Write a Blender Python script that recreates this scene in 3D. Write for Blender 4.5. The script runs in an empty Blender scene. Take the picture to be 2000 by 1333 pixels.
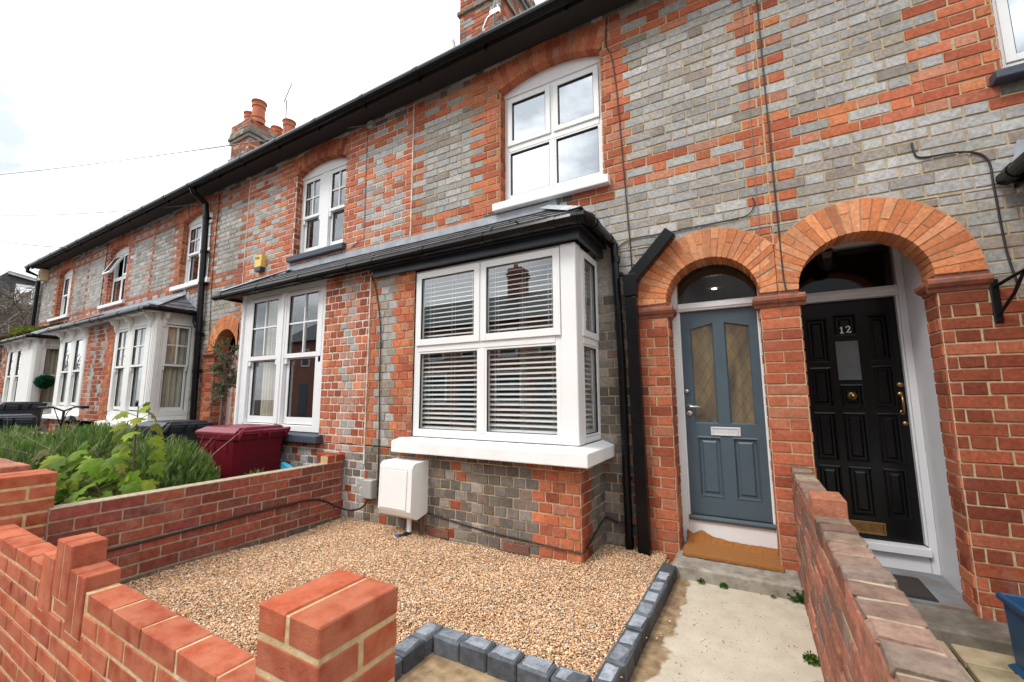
import bpy, math, random
import numpy as np
from mathutils import Vector, Matrix
random.seed(7); rng = np.random.default_rng(7)
scn = bpy.context.scene
COL = scn.collection

# ------------------------------------------------------------------ camera, sky, sun, exposure
cam_d = bpy.data.cameras.new('camera'); cam = bpy.data.objects.new('camera', cam_d); COL.objects.link(cam)
yaw, pit, rol = math.radians(29.583), math.radians(7.292), math.radians(-0.234)
fwd = Vector((-math.sin(yaw)*math.cos(pit), math.cos(yaw)*math.cos(pit), math.sin(pit)))
r0 = Vector((math.cos(yaw), math.sin(yaw), 0)); u0_ = r0.cross(fwd)
rt = r0*math.cos(rol)+u0_*math.sin(rol); up = -r0*math.sin(rol)+u0_*math.cos(rol)
M = Matrix((rt, up, -fwd)).transposed().to_4x4(); M.translation = (0, -3.7, 1.32)
cam.matrix_world = M
cam_d.sensor_width = 36; cam_d.lens = 820.5/2000*36
cam_d.clip_start = 0.02; cam_d.clip_end = 500
cam_d.dof.use_dof = True; cam_d.dof.focus_distance = 4.2; cam_d.dof.aperture_fstop = 3.2
scn.camera = cam

SUN_EL, SUN_AZ = 52, 205          # azimuth measured from +y towards +x
w = bpy.data.worlds.new("World"); scn.world = w; w.use_nodes = True
nt = w.node_tree; bg = nt.nodes['Background']
sky = nt.nodes.new('ShaderNodeTexSky'); sky.sky_type = 'NISHITA'; sky.sun_disc = False
sky.sun_elevation = math.radians(SUN_EL); sky.sun_rotation = math.radians(SUN_AZ)
tc = nt.nodes.new('ShaderNodeTexCoord'); mp = nt.nodes.new('ShaderNodeMapping'); mp.inputs['Scale'].default_value = (1, 1, 2.2)
nz = nt.nodes.new('ShaderNodeTexNoise'); nz.inputs['Scale'].default_value = 2.3; nz.inputs['Detail'].default_value = 7; nz.inputs['Roughness'].default_value = .55
rp = nt.nodes.new('ShaderNodeValToRGB')
rp.color_ramp.elements[0].position = .42; rp.color_ramp.elements[0].color = (5.3, 5.8, 6.2, 1)
rp.color_ramp.elements[1].position = .62; rp.color_ramp.elements[1].color = (15.5, 15.7, 15.8, 1)
mx = nt.nodes.new('ShaderNodeMix'); mx.data_type = 'RGBA'; mx.inputs[0].default_value = .93
L = nt.links
L.new(tc.outputs['Generated'], mp.inputs['Vector']); L.new(mp.outputs[0], nz.inputs['Vector']); L.new(nz.outputs['Fac'], rp.inputs[0])
L.new(sky.outputs[0], mx.inputs['A']); L.new(rp.outputs[0], mx.inputs['B'])
sxyz = nt.nodes.new('ShaderNodeSeparateXYZ'); zr = nt.nodes.new('ShaderNodeMapRange')   # overcast sky: brighter overhead than at the horizon
zr.inputs['From Min'].default_value = 0; zr.inputs['From Max'].default_value = 1; zr.inputs['To Min'].default_value = .72; zr.inputs['To Max'].default_value = 2.0
mz = nt.nodes.new('ShaderNodeMix'); mz.data_type = 'RGBA'; mz.blend_type = 'MULTIPLY'; mz.inputs[0].default_value = 1
L.new(tc.outputs['Generated'], sxyz.inputs[0]); L.new(sxyz.outputs['Z'], zr.inputs['Value']); L.new(mx.outputs['Result'], mz.inputs['A']); L.new(zr.outputs[0], mz.inputs['B'])
L.new(mz.outputs['Result'], bg.inputs['Color'])
bg.inputs['Strength'].default_value = .1
sd = bpy.data.lights.new('sun', 'SUN'); sd.energy = 1.5; sd.angle = math.radians(14); sd.color = (1, .965, .91)
so = bpy.data.objects.new('sun', sd); COL.objects.link(so)
az, el = math.radians(SUN_AZ), math.radians(SUN_EL)
sdir = Vector((math.sin(az)*math.cos(el), math.cos(az)*math.cos(el), math.sin(el)))
so.rotation_euler = sdir.to_track_quat('Z', 'Y').to_euler(); so.location = (0, -20, 30)
vs = scn.view_settings; vs.view_transform = 'Standard'; vs.look = 'None'; vs.gamma = 1; vs.exposure = 0.52; vs.use_curve_mapping = False
scn.cycles.max_bounces = 8; scn.cycles.transparent_max_bounces = 12; scn.cycles.caustics_reflective = False; scn.cycles.caustics_refractive = False
scn.cycles.sample_clamp_indirect = 6

# ------------------------------------------------------------------ materials
def newmat(name):
    m = bpy.data.materials.new(name); m.use_nodes = True
    return m, m.node_tree, m.node_tree.nodes['Principled BSDF']
def mat(name, col, rough=.6, metal=0, var=.12, vs=20, bump=.0, bs=200, bd=.002, spec=.5, stain=None, coat=0):
    m, t, b = newmat(name); N = t.nodes; K = t.links
    tcn = N.new('ShaderNodeTexCoord')
    n = N.new('ShaderNodeTexNoise'); n.inputs['Scale'].default_value = vs; n.inputs['Detail'].default_value = 6
    r = N.new('ShaderNodeMapRange'); r.inputs['From Min'].default_value = .3; r.inputs['From Max'].default_value = .7
    r.inputs['To Min'].default_value = 1-var; r.inputs['To Max'].default_value = 1+var
    mu = N.new('ShaderNodeMix'); mu.data_type = 'RGBA'; mu.blend_type = 'MULTIPLY'; mu.inputs[0].default_value = 1
    mu.inputs['A'].default_value = (*col, 1)
    K.new(tcn.outputs['Object'], n.inputs['Vector']); K.new(n.outputs['Fac'], r.inputs['Value']); K.new(r.outputs[0], mu.inputs['B'])
    out = mu.outputs['Result']
    if stain:
        sc_, scl, lo, hi = stain
        n2 = N.new('ShaderNodeTexNoise'); n2.inputs['Scale'].default_value = scl; n2.inputs['Detail'].default_value = 8; n2.inputs['Roughness'].default_value = .65
        r2 = N.new('ShaderNodeMapRange'); r2.inputs['From Min'].default_value = lo; r2.inputs['From Max'].default_value = hi
        m2 = N.new('ShaderNodeMix'); m2.data_type = 'RGBA'; m2.inputs['B'].default_value = (*sc_, 1)
        K.new(tcn.outputs['Object'], n2.inputs['Vector']); K.new(n2.outputs['Fac'], r2.inputs['Value'])
        K.new(r2.outputs[0], m2.inputs[0]); K.new(out, m2.inputs['A']); out = m2.outputs['Result']
    K.new(out, b.inputs['Base Color'])
    b.inputs['Roughness'].default_value = rough; b.inputs['Metallic'].default_value = metal
    b.inputs['Specular IOR Level'].default_value = spec; b.inputs['Coat Weight'].default_value = coat; b.inputs['Coat Roughness'].default_value = .08
    if bump:
        n3 = N.new('ShaderNodeTexNoise'); n3.inputs['Scale'].default_value = bs; n3.inputs['Detail'].default_value = 5
        bu = N.new('ShaderNodeBump'); bu.inputs['Strength'].default_value = bump; bu.inputs['Distance'].default_value = bd
        K.new(tcn.outputs['Object'], n3.inputs['Vector']); K.new(n3.outputs['Fac'], bu.inputs['Height']); K.new(bu.outputs[0], b.inputs['Normal'])
    return m
def attrmat(name, rough=.85, lo=.72, hi=1.22, scale=45, bump=.5, bs=160, bd=.003, pits=True, spec=.25, dust=0, trans=0, topdust_light=0, soot=0, stretch=(1, 1, 1)):
    m, t, b = newmat(name); N = t.nodes; K = t.links
    a = N.new('ShaderNodeAttribute'); a.attribute_name = 'Col'
    tcn = N.new('ShaderNodeTexCoord'); mpn = N.new('ShaderNodeMapping'); mpn.inputs['Scale'].default_value = stretch
    K.new(tcn.outputs['Object'], mpn.inputs[0])
    n = N.new('ShaderNodeTexNoise'); n.inputs['Scale'].default_value = scale; n.inputs['Detail'].default_value = 7; n.inputs['Roughness'].default_value = .65
    r = N.new('ShaderNodeMapRange'); r.inputs['From Min'].default_value = .3; r.inputs['From Max'].default_value = .7
    r.inputs['To Min'].default_value = lo; r.inputs['To Max'].default_value = hi
    mu = N.new('ShaderNodeMix'); mu.data_type = 'RGBA'; mu.blend_type = 'MULTIPLY'; mu.inputs[0].default_value = 1
    K.new(mpn.outputs[0], n.inputs['Vector']); K.new(n.outputs['Fac'], r.inputs['Value']); K.new(a.outputs['Color'], mu.inputs['A']); K.new(r.outputs[0], mu.inputs['B'])
    out = mu.outputs['Result']
    if soot:
        n8 = N.new('ShaderNodeTexNoise'); n8.inputs['Scale'].default_value = 1.3; n8.inputs['Detail'].default_value = 8; n8.inputs['Roughness'].default_value = .65
        r8 = N.new('ShaderNodeMapRange'); r8.inputs['From Min'].default_value = .35; r8.inputs['From Max'].default_value = .65; r8.inputs['To Min'].default_value = 1-soot; r8.inputs['To Max'].default_value = 1.06
        m8 = N.new('ShaderNodeMix'); m8.data_type = 'RGBA'; m8.blend_type = 'MULTIPLY'; m8.inputs[0].default_value = 1
        K.new(tcn.outputs['Object'], n8.inputs['Vector']); K.new(n8.outputs['Fac'], r8.inputs['Value']); K.new(out, m8.inputs['A']); K.new(r8.outputs[0], m8.inputs['B']); out = m8.outputs['Result']
    if pits:
        n2 = N.new('ShaderNodeTexNoise'); n2.inputs['Scale'].default_value = 26; n2.inputs['Detail'].default_value = 9; n2.inputs['Roughness'].default_value = .75
        mp2 = N.new('ShaderNodeMapping'); mp2.inputs['Scale'].default_value = (1, 1, 2.4); K.new(tcn.outputs['Object'], mp2.inputs[0]); K.new(mp2.outputs[0], n2.inputs['Vector'])
        r2 = N.new('ShaderNodeMapRange'); r2.inputs['From Min'].default_value = .62; r2.inputs['From Max'].default_value = .70; r2.inputs['To Max'].default_value = .65
        m2 = N.new('ShaderNodeMix'); m2.data_type = 'RGBA'; m2.inputs['B'].default_value = (.07, .06, .055, 1)
        K.new(n2.outputs['Fac'], r2.inputs['Value']); K.new(r2.outputs[0], m2.inputs[0]); K.new(out, m2.inputs['A']); out = m2.outputs['Result']
    if dust:
        n4 = N.new('ShaderNodeTexNoise'); n4.inputs['Scale'].default_value = 3.2; n4.inputs['Detail'].default_value = 9; n4.inputs['Roughness'].default_value = .7
        r4 = N.new('ShaderNodeMapRange'); r4.inputs['From Min'].default_value = .56; r4.inputs['From Max'].default_value = .75; r4.inputs['To Max'].default_value = dust
        m4 = N.new('ShaderNodeMix'); m4.data_type = 'RGBA'; m4.inputs['B'].default_value = (.52, .40, .33, 1)
        K.new(tcn.outputs['Object'], n4.inputs['Vector']); K.new(n4.outputs['Fac'], r4.inputs['Value']); K.new(r4.outputs[0], m4.inputs[0]); K.new(out, m4.inputs['A']); out = m4.outputs['Result']
    if topdust_light:      # pale dust plus overhead skylight, painted into the colour of upward faces
        ge = N.new('ShaderNodeNewGeometry'); sz_ = N.new('ShaderNodeSeparateXYZ'); K.new(ge.outputs['True Normal'], sz_.inputs[0])
        r6 = N.new('ShaderNodeMapRange'); r6.inputs['From Min'].default_value = .6; r6.inputs['From Max'].default_value = .95; r6.inputs['To Max'].default_value = topdust_light
        n6 = N.new('ShaderNodeTexNoise'); n6.inputs['Scale'].default_value = 14; n6.inputs['Detail'].default_value = 8; K.new(tcn.outputs['Object'], n6.inputs['Vector'])
        r7 = N.new('ShaderNodeMapRange'); r7.inputs['From Min'].default_value = .3; r7.inputs['From Max'].default_value = .6; K.new(n6.outputs['Fac'], r7.inputs['Value'])
        mm = N.new('ShaderNodeMath'); mm.operation = 'MULTIPLY'; K.new(r6.outputs[0], mm.inputs[0]); K.new(r7.outputs[0], mm.inputs[1])
        m6 = N.new('ShaderNodeMix'); m6.data_type = 'RGBA'; m6.inputs['B'].default_value = (.57, .25, .145, 1)
        K.new(mm.outputs[0], m6.inputs[0]); K.new(out, m6.inputs['A']); out = m6.outputs['Result']
    K.new(out, b.inputs['Base Color']); b.inputs['Roughness'].default_value = rough; b.inputs['Specular IOR Level'].default_value = spec
    if bump:
        n3 = N.new('ShaderNodeTexNoise'); n3.inputs['Scale'].default_value = bs; n3.inputs['Detail'].default_value = 6
        bu = N.new('ShaderNodeBump'); bu.inputs['Strength'].default_value = bump; bu.inputs['Distance'].default_value = bd
        K.new(tcn.outputs['Object'], n3.inputs['Vector']); K.new(n3.outputs['Fac'], bu.inputs['Height']); K.new(bu.outputs[0], b.inputs['Normal'])
    if trans:
        tr = N.new('ShaderNodeBsdfTranslucent'); ms = N.new('ShaderNodeMixShader'); ms.inputs[0].default_value = trans
        K.new(out, tr.inputs['Color']); K.new(b.outputs[0], ms.inputs[1]); K.new(tr.outputs[0], ms.inputs[2]); K.new(ms.outputs[0], N['Material Output'].inputs['Surface'])
    return m
def glassmat(name, tint=(.8, .85, .85), base=.10, k=1.5, bump=0, rough=.0):
    m, t, b = newmat(name); N = t.nodes; K = t.links; N.remove(b)
    g = N.new('ShaderNodeBsdfGlossy'); g.inputs['Roughness'].default_value = rough; g.inputs['Color'].default_value = (.95, .97, 1, 1)
    tr = N.new('ShaderNodeBsdfTransparent'); tr.inputs['Color'].default_value = (*tint, 1)
    lw_ = N.new('ShaderNodeLayerWeight'); lw_.inputs['Blend'].default_value = .5      # Schlick reflectance, the same from both sides of the pane
    f = N.new('ShaderNodeMath'); f.operation = 'POWER'; f.inputs[1].default_value = 4.0; K.new(lw_.outputs['Facing'], f.inputs[0])
    ma = N.new('ShaderNodeMath'); ma.operation = 'MULTIPLY_ADD'; ma.inputs[1].default_value = k*.9; ma.inputs[2].default_value = base+.05*k; ma.use_clamp = True
    ms = N.new('ShaderNodeMixShader')
    K.new(f.outputs[0], ma.inputs[0]); K.new(ma.outputs[0], ms.inputs[0]); K.new(tr.outputs[0], ms.inputs[1]); K.new(g.outputs[0], ms.inputs[2])
    K.new(ms.outputs[0], N['Material Output'].inputs['Surface'])
    if bump:
        n = N.new('ShaderNodeTexNoise'); n.inputs['Scale'].default_value = 4; bu = N.new('ShaderNodeBump'); bu.inputs['Strength'].default_value = bump; bu.inputs['Distance'].default_value = .01
        tcn = N.new('ShaderNodeTexCoord'); K.new(tcn.outputs['Object'], n.inputs['Vector']); K.new(n.outputs['Fac'], bu.inputs['Height']); K.new(bu.outputs[0], g.inputs['Normal'])
    return m
MAT = dict(
    brick=attrmat('weathered_brick', dust=.22, soot=.22, lo=.66, hi=1.25),
    brickw=attrmat('limewashed_brick', dust=.45),
    newbrick=attrmat('sandfaced_brick', pits=False, lo=.78, hi=1.18, scale=60, bump=.6, bs=230, bd=.004, dust=.07, topdust_light=.34, spec=.12),
    oldbrick=attrmat('garden_wall_brick', lo=.6, hi=1.3, scale=30, bump=.7, bs=110, bd=.005, dust=.35),
    mort=mat('sand_mortar', (.46, .35, .215), .95, var=.22, vs=35, bump=.5, bs=180, bd=.003),
    mortd=mat('dull_mortar', (.36, .29, .20), .95, var=.25, vs=30, bump=.5, bs=180, bd=.003),
    mortw=mat('white_mortar', (.66, .60, .53), .95, var=.2, vs=30, bump=.4, bs=180, bd=.003, stain=((.45, .34, .22), 6, .5, .65)),
    mortn=mat('golden_mortar', (.50, .345, .175), .95, var=.2, vs=40, bump=.7, bs=200, bd=.004, stain=((.62, .52, .38), 9, .52, .7)),
    white=mat('white_upvc', (.80, .80, .785), .35, var=.02, vs=3),
    whitep=mat('white_gloss_paint', (.78, .78, .775), .45, var=.03, vs=6, bump=.1, bs=60, bd=.001, stain=((.55, .50, .43), 7, .66, .85)),
    pale=mat('shaded_white_gloss_paint', (.68, .68, .70), .4, var=.03, vs=6, stain=((.40, .38, .35), 6, .66, .85)),  # white gloss greyed down: the porch shade is put into the colour
    sill=mat('white_masonry_paint', (.80, .80, .78), .75, var=.04, vs=8, bump=.35, bs=70, bd=.003, stain=((.5, .47, .42), 5, .66, .85)),
    cream=mat('cream_timber_paint', (.79, .775, .74), .5, var=.04, vs=8, stain=((.6, .56, .50), 6, .66, .88)),
    grsill=mat('grey_sill_paint', (.045, .055, .075), .6, var=.25, vs=30, bump=.3, bs=120, bd=.002),
    black=mat('black_gutter_plastic', (.006, .006, .0065), .24, var=.2, vs=9, spec=.24),
    fascia=mat('dark_fascia_paint', (.016, .019, .026), .35, var=.15, vs=5),
    soffit=mat('dark_soffit', (.02, .018, .017), .7),
    slate=attrmat('roof_slate', rough=.6, pits=False, bump=.3, bs=60, lo=.8, hi=1.2, scale=14, spec=.4),
    lead=mat('lead_flashing', (.31, .33, .36), .5, var=.18, vs=9, bump=.2, bs=20, bd=.004, stain=((.55, .55, .55), 5, .55, .75)),
    terra=mat('terracotta', (.46, .13, .055), .75, var=.15, vs=12),
    impost=mat('moulded_brick', (.26, .085, .05), .75, var=.3, vs=22, bump=.3, bs=120, stain=((.09, .06, .05), 6, .5, .7)),
    bluedoor=mat('blue_grey_door_paint', (.066, .097, .122), .42, var=.06, vs=9, bump=.12, bs=30, bd=.001),
    blackdoor=mat('black_gloss_door_paint', (.004, .0045, .005), .2, var=.1, vs=9, bump=.05, bs=25, bd=.001, spec=.28),
    steel=mat('brushed_steel', (.62, .61, .59), .32, metal=1, var=.05),
    brass=mat('aged_brass', (.36, .22, .09), .38, metal=1, var=.2, vs=30),
    mail=mat('white_metal_letterbox', (.70, .71, .72), .35, metal=.3, var=.05),
    glass=glassmat('window_glass', tint=(.96, .98, .97), base=.085, k=1.7),
    glassup=glassmat('upstairs_window_glass', tint=(.72, .78, .8), base=.46, k=1.1, bump=.03),
    glassdk=glassmat('fanlight_glass', tint=(.55, .55, .52), base=.03, k=.8),
    room=mat('dim_room_wall', (.10, .09, .08), .9, var=.1, vs=2),
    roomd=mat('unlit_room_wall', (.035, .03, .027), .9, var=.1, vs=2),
    curtain=mat('cream_curtain', (.66, .60, .47), .9, var=.08, vs=8),
    greencur=mat('pale_green_blind', (.42, .47, .43), .9, var=.1, vs=8),
    blind=mat('white_blind_slat', (.88, .88, .87), .5, var=.02),
    cord=mat('blind_cord', (.7, .7, .68), .8),
    meter=mat('white_meter_box_plastic', (.80, .80, .775), .42, var=.02, vs=5),
    grey=mat('grey_plastic', (.36, .36, .34), .6, var=.05),
    cable=mat('black_cable', (.014, .013, .013), .5),
    thin=mat('grey_line_cable', (.20, .19, .18), .6),
    copper=mat('brown_pipe', (.17, .07, .04), .6, var=.2),
    yellow=mat('yellow_alarm_plastic', (.74, .50, .12), .45, var=.03),
    navy=mat('navy_plastic', (.02, .03, .05), .4),
    text=mat('dark_lettering', (.08, .07, .05), .6),
    redbin=mat('maroon_bin_plastic', (.115, .004, .011), .45, var=.12, vs=5, spec=.25, stain=((.20, .05, .05), 6, .66, .85)),
    redlid=mat('maroon_lid_plastic', (.17, .008, .026), .4, var=.12, vs=5, stain=((.36, .16, .19), 5, .55, .75)),
    darkbin=mat('slate_bin_plastic', (.016, .02, .027), .4, var=.15, vs=5, stain=((.06, .065, .07), 5, .6, .8)),
    bluebox=mat('blue_recycling_plastic', (.012, .055, .125), .4, var=.15, vs=5, stain=((.05, .09, .13), 5, .6, .8)),
    cyan=mat('cyan_plastic', (.05, .42, .62), .5),
    rubber=mat('black_rubber', (.015, .015, .015), .8),
    teal=mat('teal_bike_paint', (.02, .30, .38), .3, var=.03),
    coir=mat('coir', (.36, .145, .036), 1, var=.30, vs=160, bump=1, bs=420, bd=.006),
    mat12=mat('black_mat', (.028, .022, .02), .95, var=.3, vs=90, bump=.8, bs=300, bd=.004),
    stone=mat('step_stone', (.31, .275, .225), .9, var=.22, vs=18, bump=.5, bs=90, bd=.004, stain=((.15, .125, .10), 5, .52, .68)),
    stone12=mat('dirty_step_stone', (.17, .145, .115), .9, var=.25, vs=18, bump=.5, bs=90, bd=.004, stain=((.09, .07, .055), 4, .5, .7)),
    paint12=mat('worn_grey_paint', (.17, .18, .19), .7, var=.25, vs=14, stain=((.18, .12, .08), 7, .5, .62)),
    sett=attrmat('charcoal_sett', rough=.7, pits=False, lo=.65, hi=1.45, scale=28, bump=.5, bs=200, bd=.003),
    soil=mat('dark_soil', (.03, .022, .016), 1, var=.4, vs=20, bump=1, bs=60, bd=.02),
    gravelbed=mat('gravel_bed', (.42, .31, .21), 1, var=.4, vs=90, bump=1, bs=120, bd=.01),
    pebble=attrmat('pea_shingle', rough=.8, pits=False, lo=.85, hi=1.15, scale=200, bump=0, spec=.3),
    leaf=attrmat('leaf', rough=.6, pits=False, lo=.8, hi=1.25, scale=30, bump=.15, bs=90, bd=.002, spec=.16, trans=.35),
    twig=mat('brown_twig', (.11, .075, .05), .9, var=.25, vs=30),
    straw=mat('dry_straw', (.42, .34, .22), .8, var=.15),
    bark=mat('grey_bark', (.16, .135, .11), .95, var=.25, vs=15, bump=.5, bs=40, bd=.01),
    moss=attrmat('moss', rough=1, pits=False, bump=.5, spec=.1),
    pinkp=mat('pale_pink_paint', (.66, .56, .55), .6, var=.04),
    bulb=None)
def emis(name, col, s):
    m, t, b = newmat(name); b.inputs['Emission Color'].default_value = (*col, 1); b.inputs['Emission Strength'].default_value = s; b.inputs['Base Color'].default_value = (*col, 1); return m
MAT['bulb'] = emis('lit_downlight', (1, .86, .66), 9)

# ground, path, paving
def concrete():
    m, t, b = newmat('path_concrete'); N = t.nodes; K = t.links
    tcn = N.new('ShaderNodeTexCoord')
    n = N.new('ShaderNodeTexNoise'); n.inputs['Scale'].default_value = 6; n.inputs['Detail'].default_value = 10; n.inputs['Roughness'].default_value = .7
    r = N.new('ShaderNodeValToRGB'); e = r.color_ramp.elements
    e[0].position = .3; e[0].color = (.42, .355, .27, 1); e[1].position = .68; e[1].color = (.54, .475, .38, 1)
    K.new(tcn.outputs['Object'], n.inputs['Vector']); K.new(n.outputs['Fac'], r.inputs[0])
    v = N.new('ShaderNodeTexVoronoi'); v.inputs['Scale'].default_value = 55; K.new(tcn.outputs['Object'], v.inputs['Vector'])
    n5 = N.new('ShaderNodeTexNoise'); n5.inputs['Scale'].default_value = 25; K.new(tcn.outputs['Object'], n5.inputs['Vector'])
    a5 = N.new('ShaderNodeMath'); a5.operation = 'ADD'; K.new(v.outputs['Distance'], a5.inputs[0]); K.new(n5.outputs['Fac'], a5.inputs[1])
    r5 = N.new('ShaderNodeMapRange'); r5.inputs['From Min'].default_value = .62; r5.inputs['From Max'].default_value = .54; r5.inputs['To Max'].default_value = .85
    K.new(a5.outputs[0], r5.inputs['Value'])
    m1 = N.new('ShaderNodeMix'); m1.data_type = 'RGBA'; m1.inputs['B'].default_value = (.10, .07, .05, 1)
    K.new(r5.outputs[0], m1.inputs[0]); K.new(r.outputs[0], m1.inputs['A'])
    # sandy bedding mortar spilt along the setts: a stain with its own ragged edge
    sx = N.new('ShaderNodeSeparateXYZ'); K.new(tcn.outputs['Object'], sx.inputs[0])
    n6 = N.new('ShaderNodeTexNoise'); n6.inputs['Scale'].default_value = 5; n6.inputs['Detail'].default_value = 5; K.new(tcn.outputs['Object'], n6.inputs['Vector'])
    ma = N.new('ShaderNodeMath'); ma.operation = 'MULTIPLY_ADD'; ma.inputs[1].default_value = -.26; K.new(n6.outputs['Fac'], ma.inputs[0]); K.new(sx.outputs['X'], ma.inputs[2])
    r6 = N.new('ShaderNodeMapRange'); r6.inputs['From Min'].default_value = -.605; r6.inputs['From Max'].default_value = -.625; K.new(ma.outputs[0], r6.inputs['Value'])
    m3 = N.new('ShaderNodeMix'); m3.data_type = 'RGBA'
    n7 = N.new('ShaderNodeTexNoise'); n7.inputs['Scale'].default_value = 14; K.new(tcn.outputs['Object'], n7.inputs['Vector'])
    r7 = N.new('ShaderNodeValToRGB'); r7.color_ramp.elements[0].position = .35; r7.color_ramp.elements[0].color = (.19, .12, .065, 1); r7.color_ramp.elements[1].position = .7; r7.color_ramp.elements[1].color = (.36, .255, .15, 1)
    K.new(n7.outputs['Fac'], r7.inputs[0]); K.new(r7.outputs[0], m3.inputs['B'])
    K.new(r6.outputs[0], m3.inputs[0]); K.new(m1.outputs['Result'], m3.inputs['A'])
    K.new(m3.outputs['Result'], b.inputs['Base Color']); b.inputs['Roughness'].default_value = .92; b.inputs['Specular IOR Level'].default_value = .2
    n3 = N.new('ShaderNodeTexNoise'); n3.inputs['Scale'].default_value = 90; n3.inputs['Detail'].default_value = 8
    bu = N.new('ShaderNodeBump'); bu.inputs['Strength'].default_value = .6; bu.inputs['Distance'].default_value = .006
    K.new(tcn.outputs['Object'], n3.inputs['Vector']); K.new(n3.outputs['Fac'], bu.inputs['Height']); K.new(bu.outputs[0], b.inputs['Normal'])
    return m
MAT['path'] = concrete()
MAT['paving'] = mat('mossy_paving_slab', (.36, .285, .175), .9, var=.25, vs=9, bump=.5, bs=80, bd=.005, stain=((.20, .165, .085), 3.5, .45, .62))
MAT['asphalt'] = mat('asphalt', (.05, .05, .052), .9, var=.3, vs=60, bump=.6, bs=200, bd=.005)
MAT['pavement'] = mat('pavement_slab', (.27, .25, .225), .9, var=.2, vs=12, bump=.4, bs=100)

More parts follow.
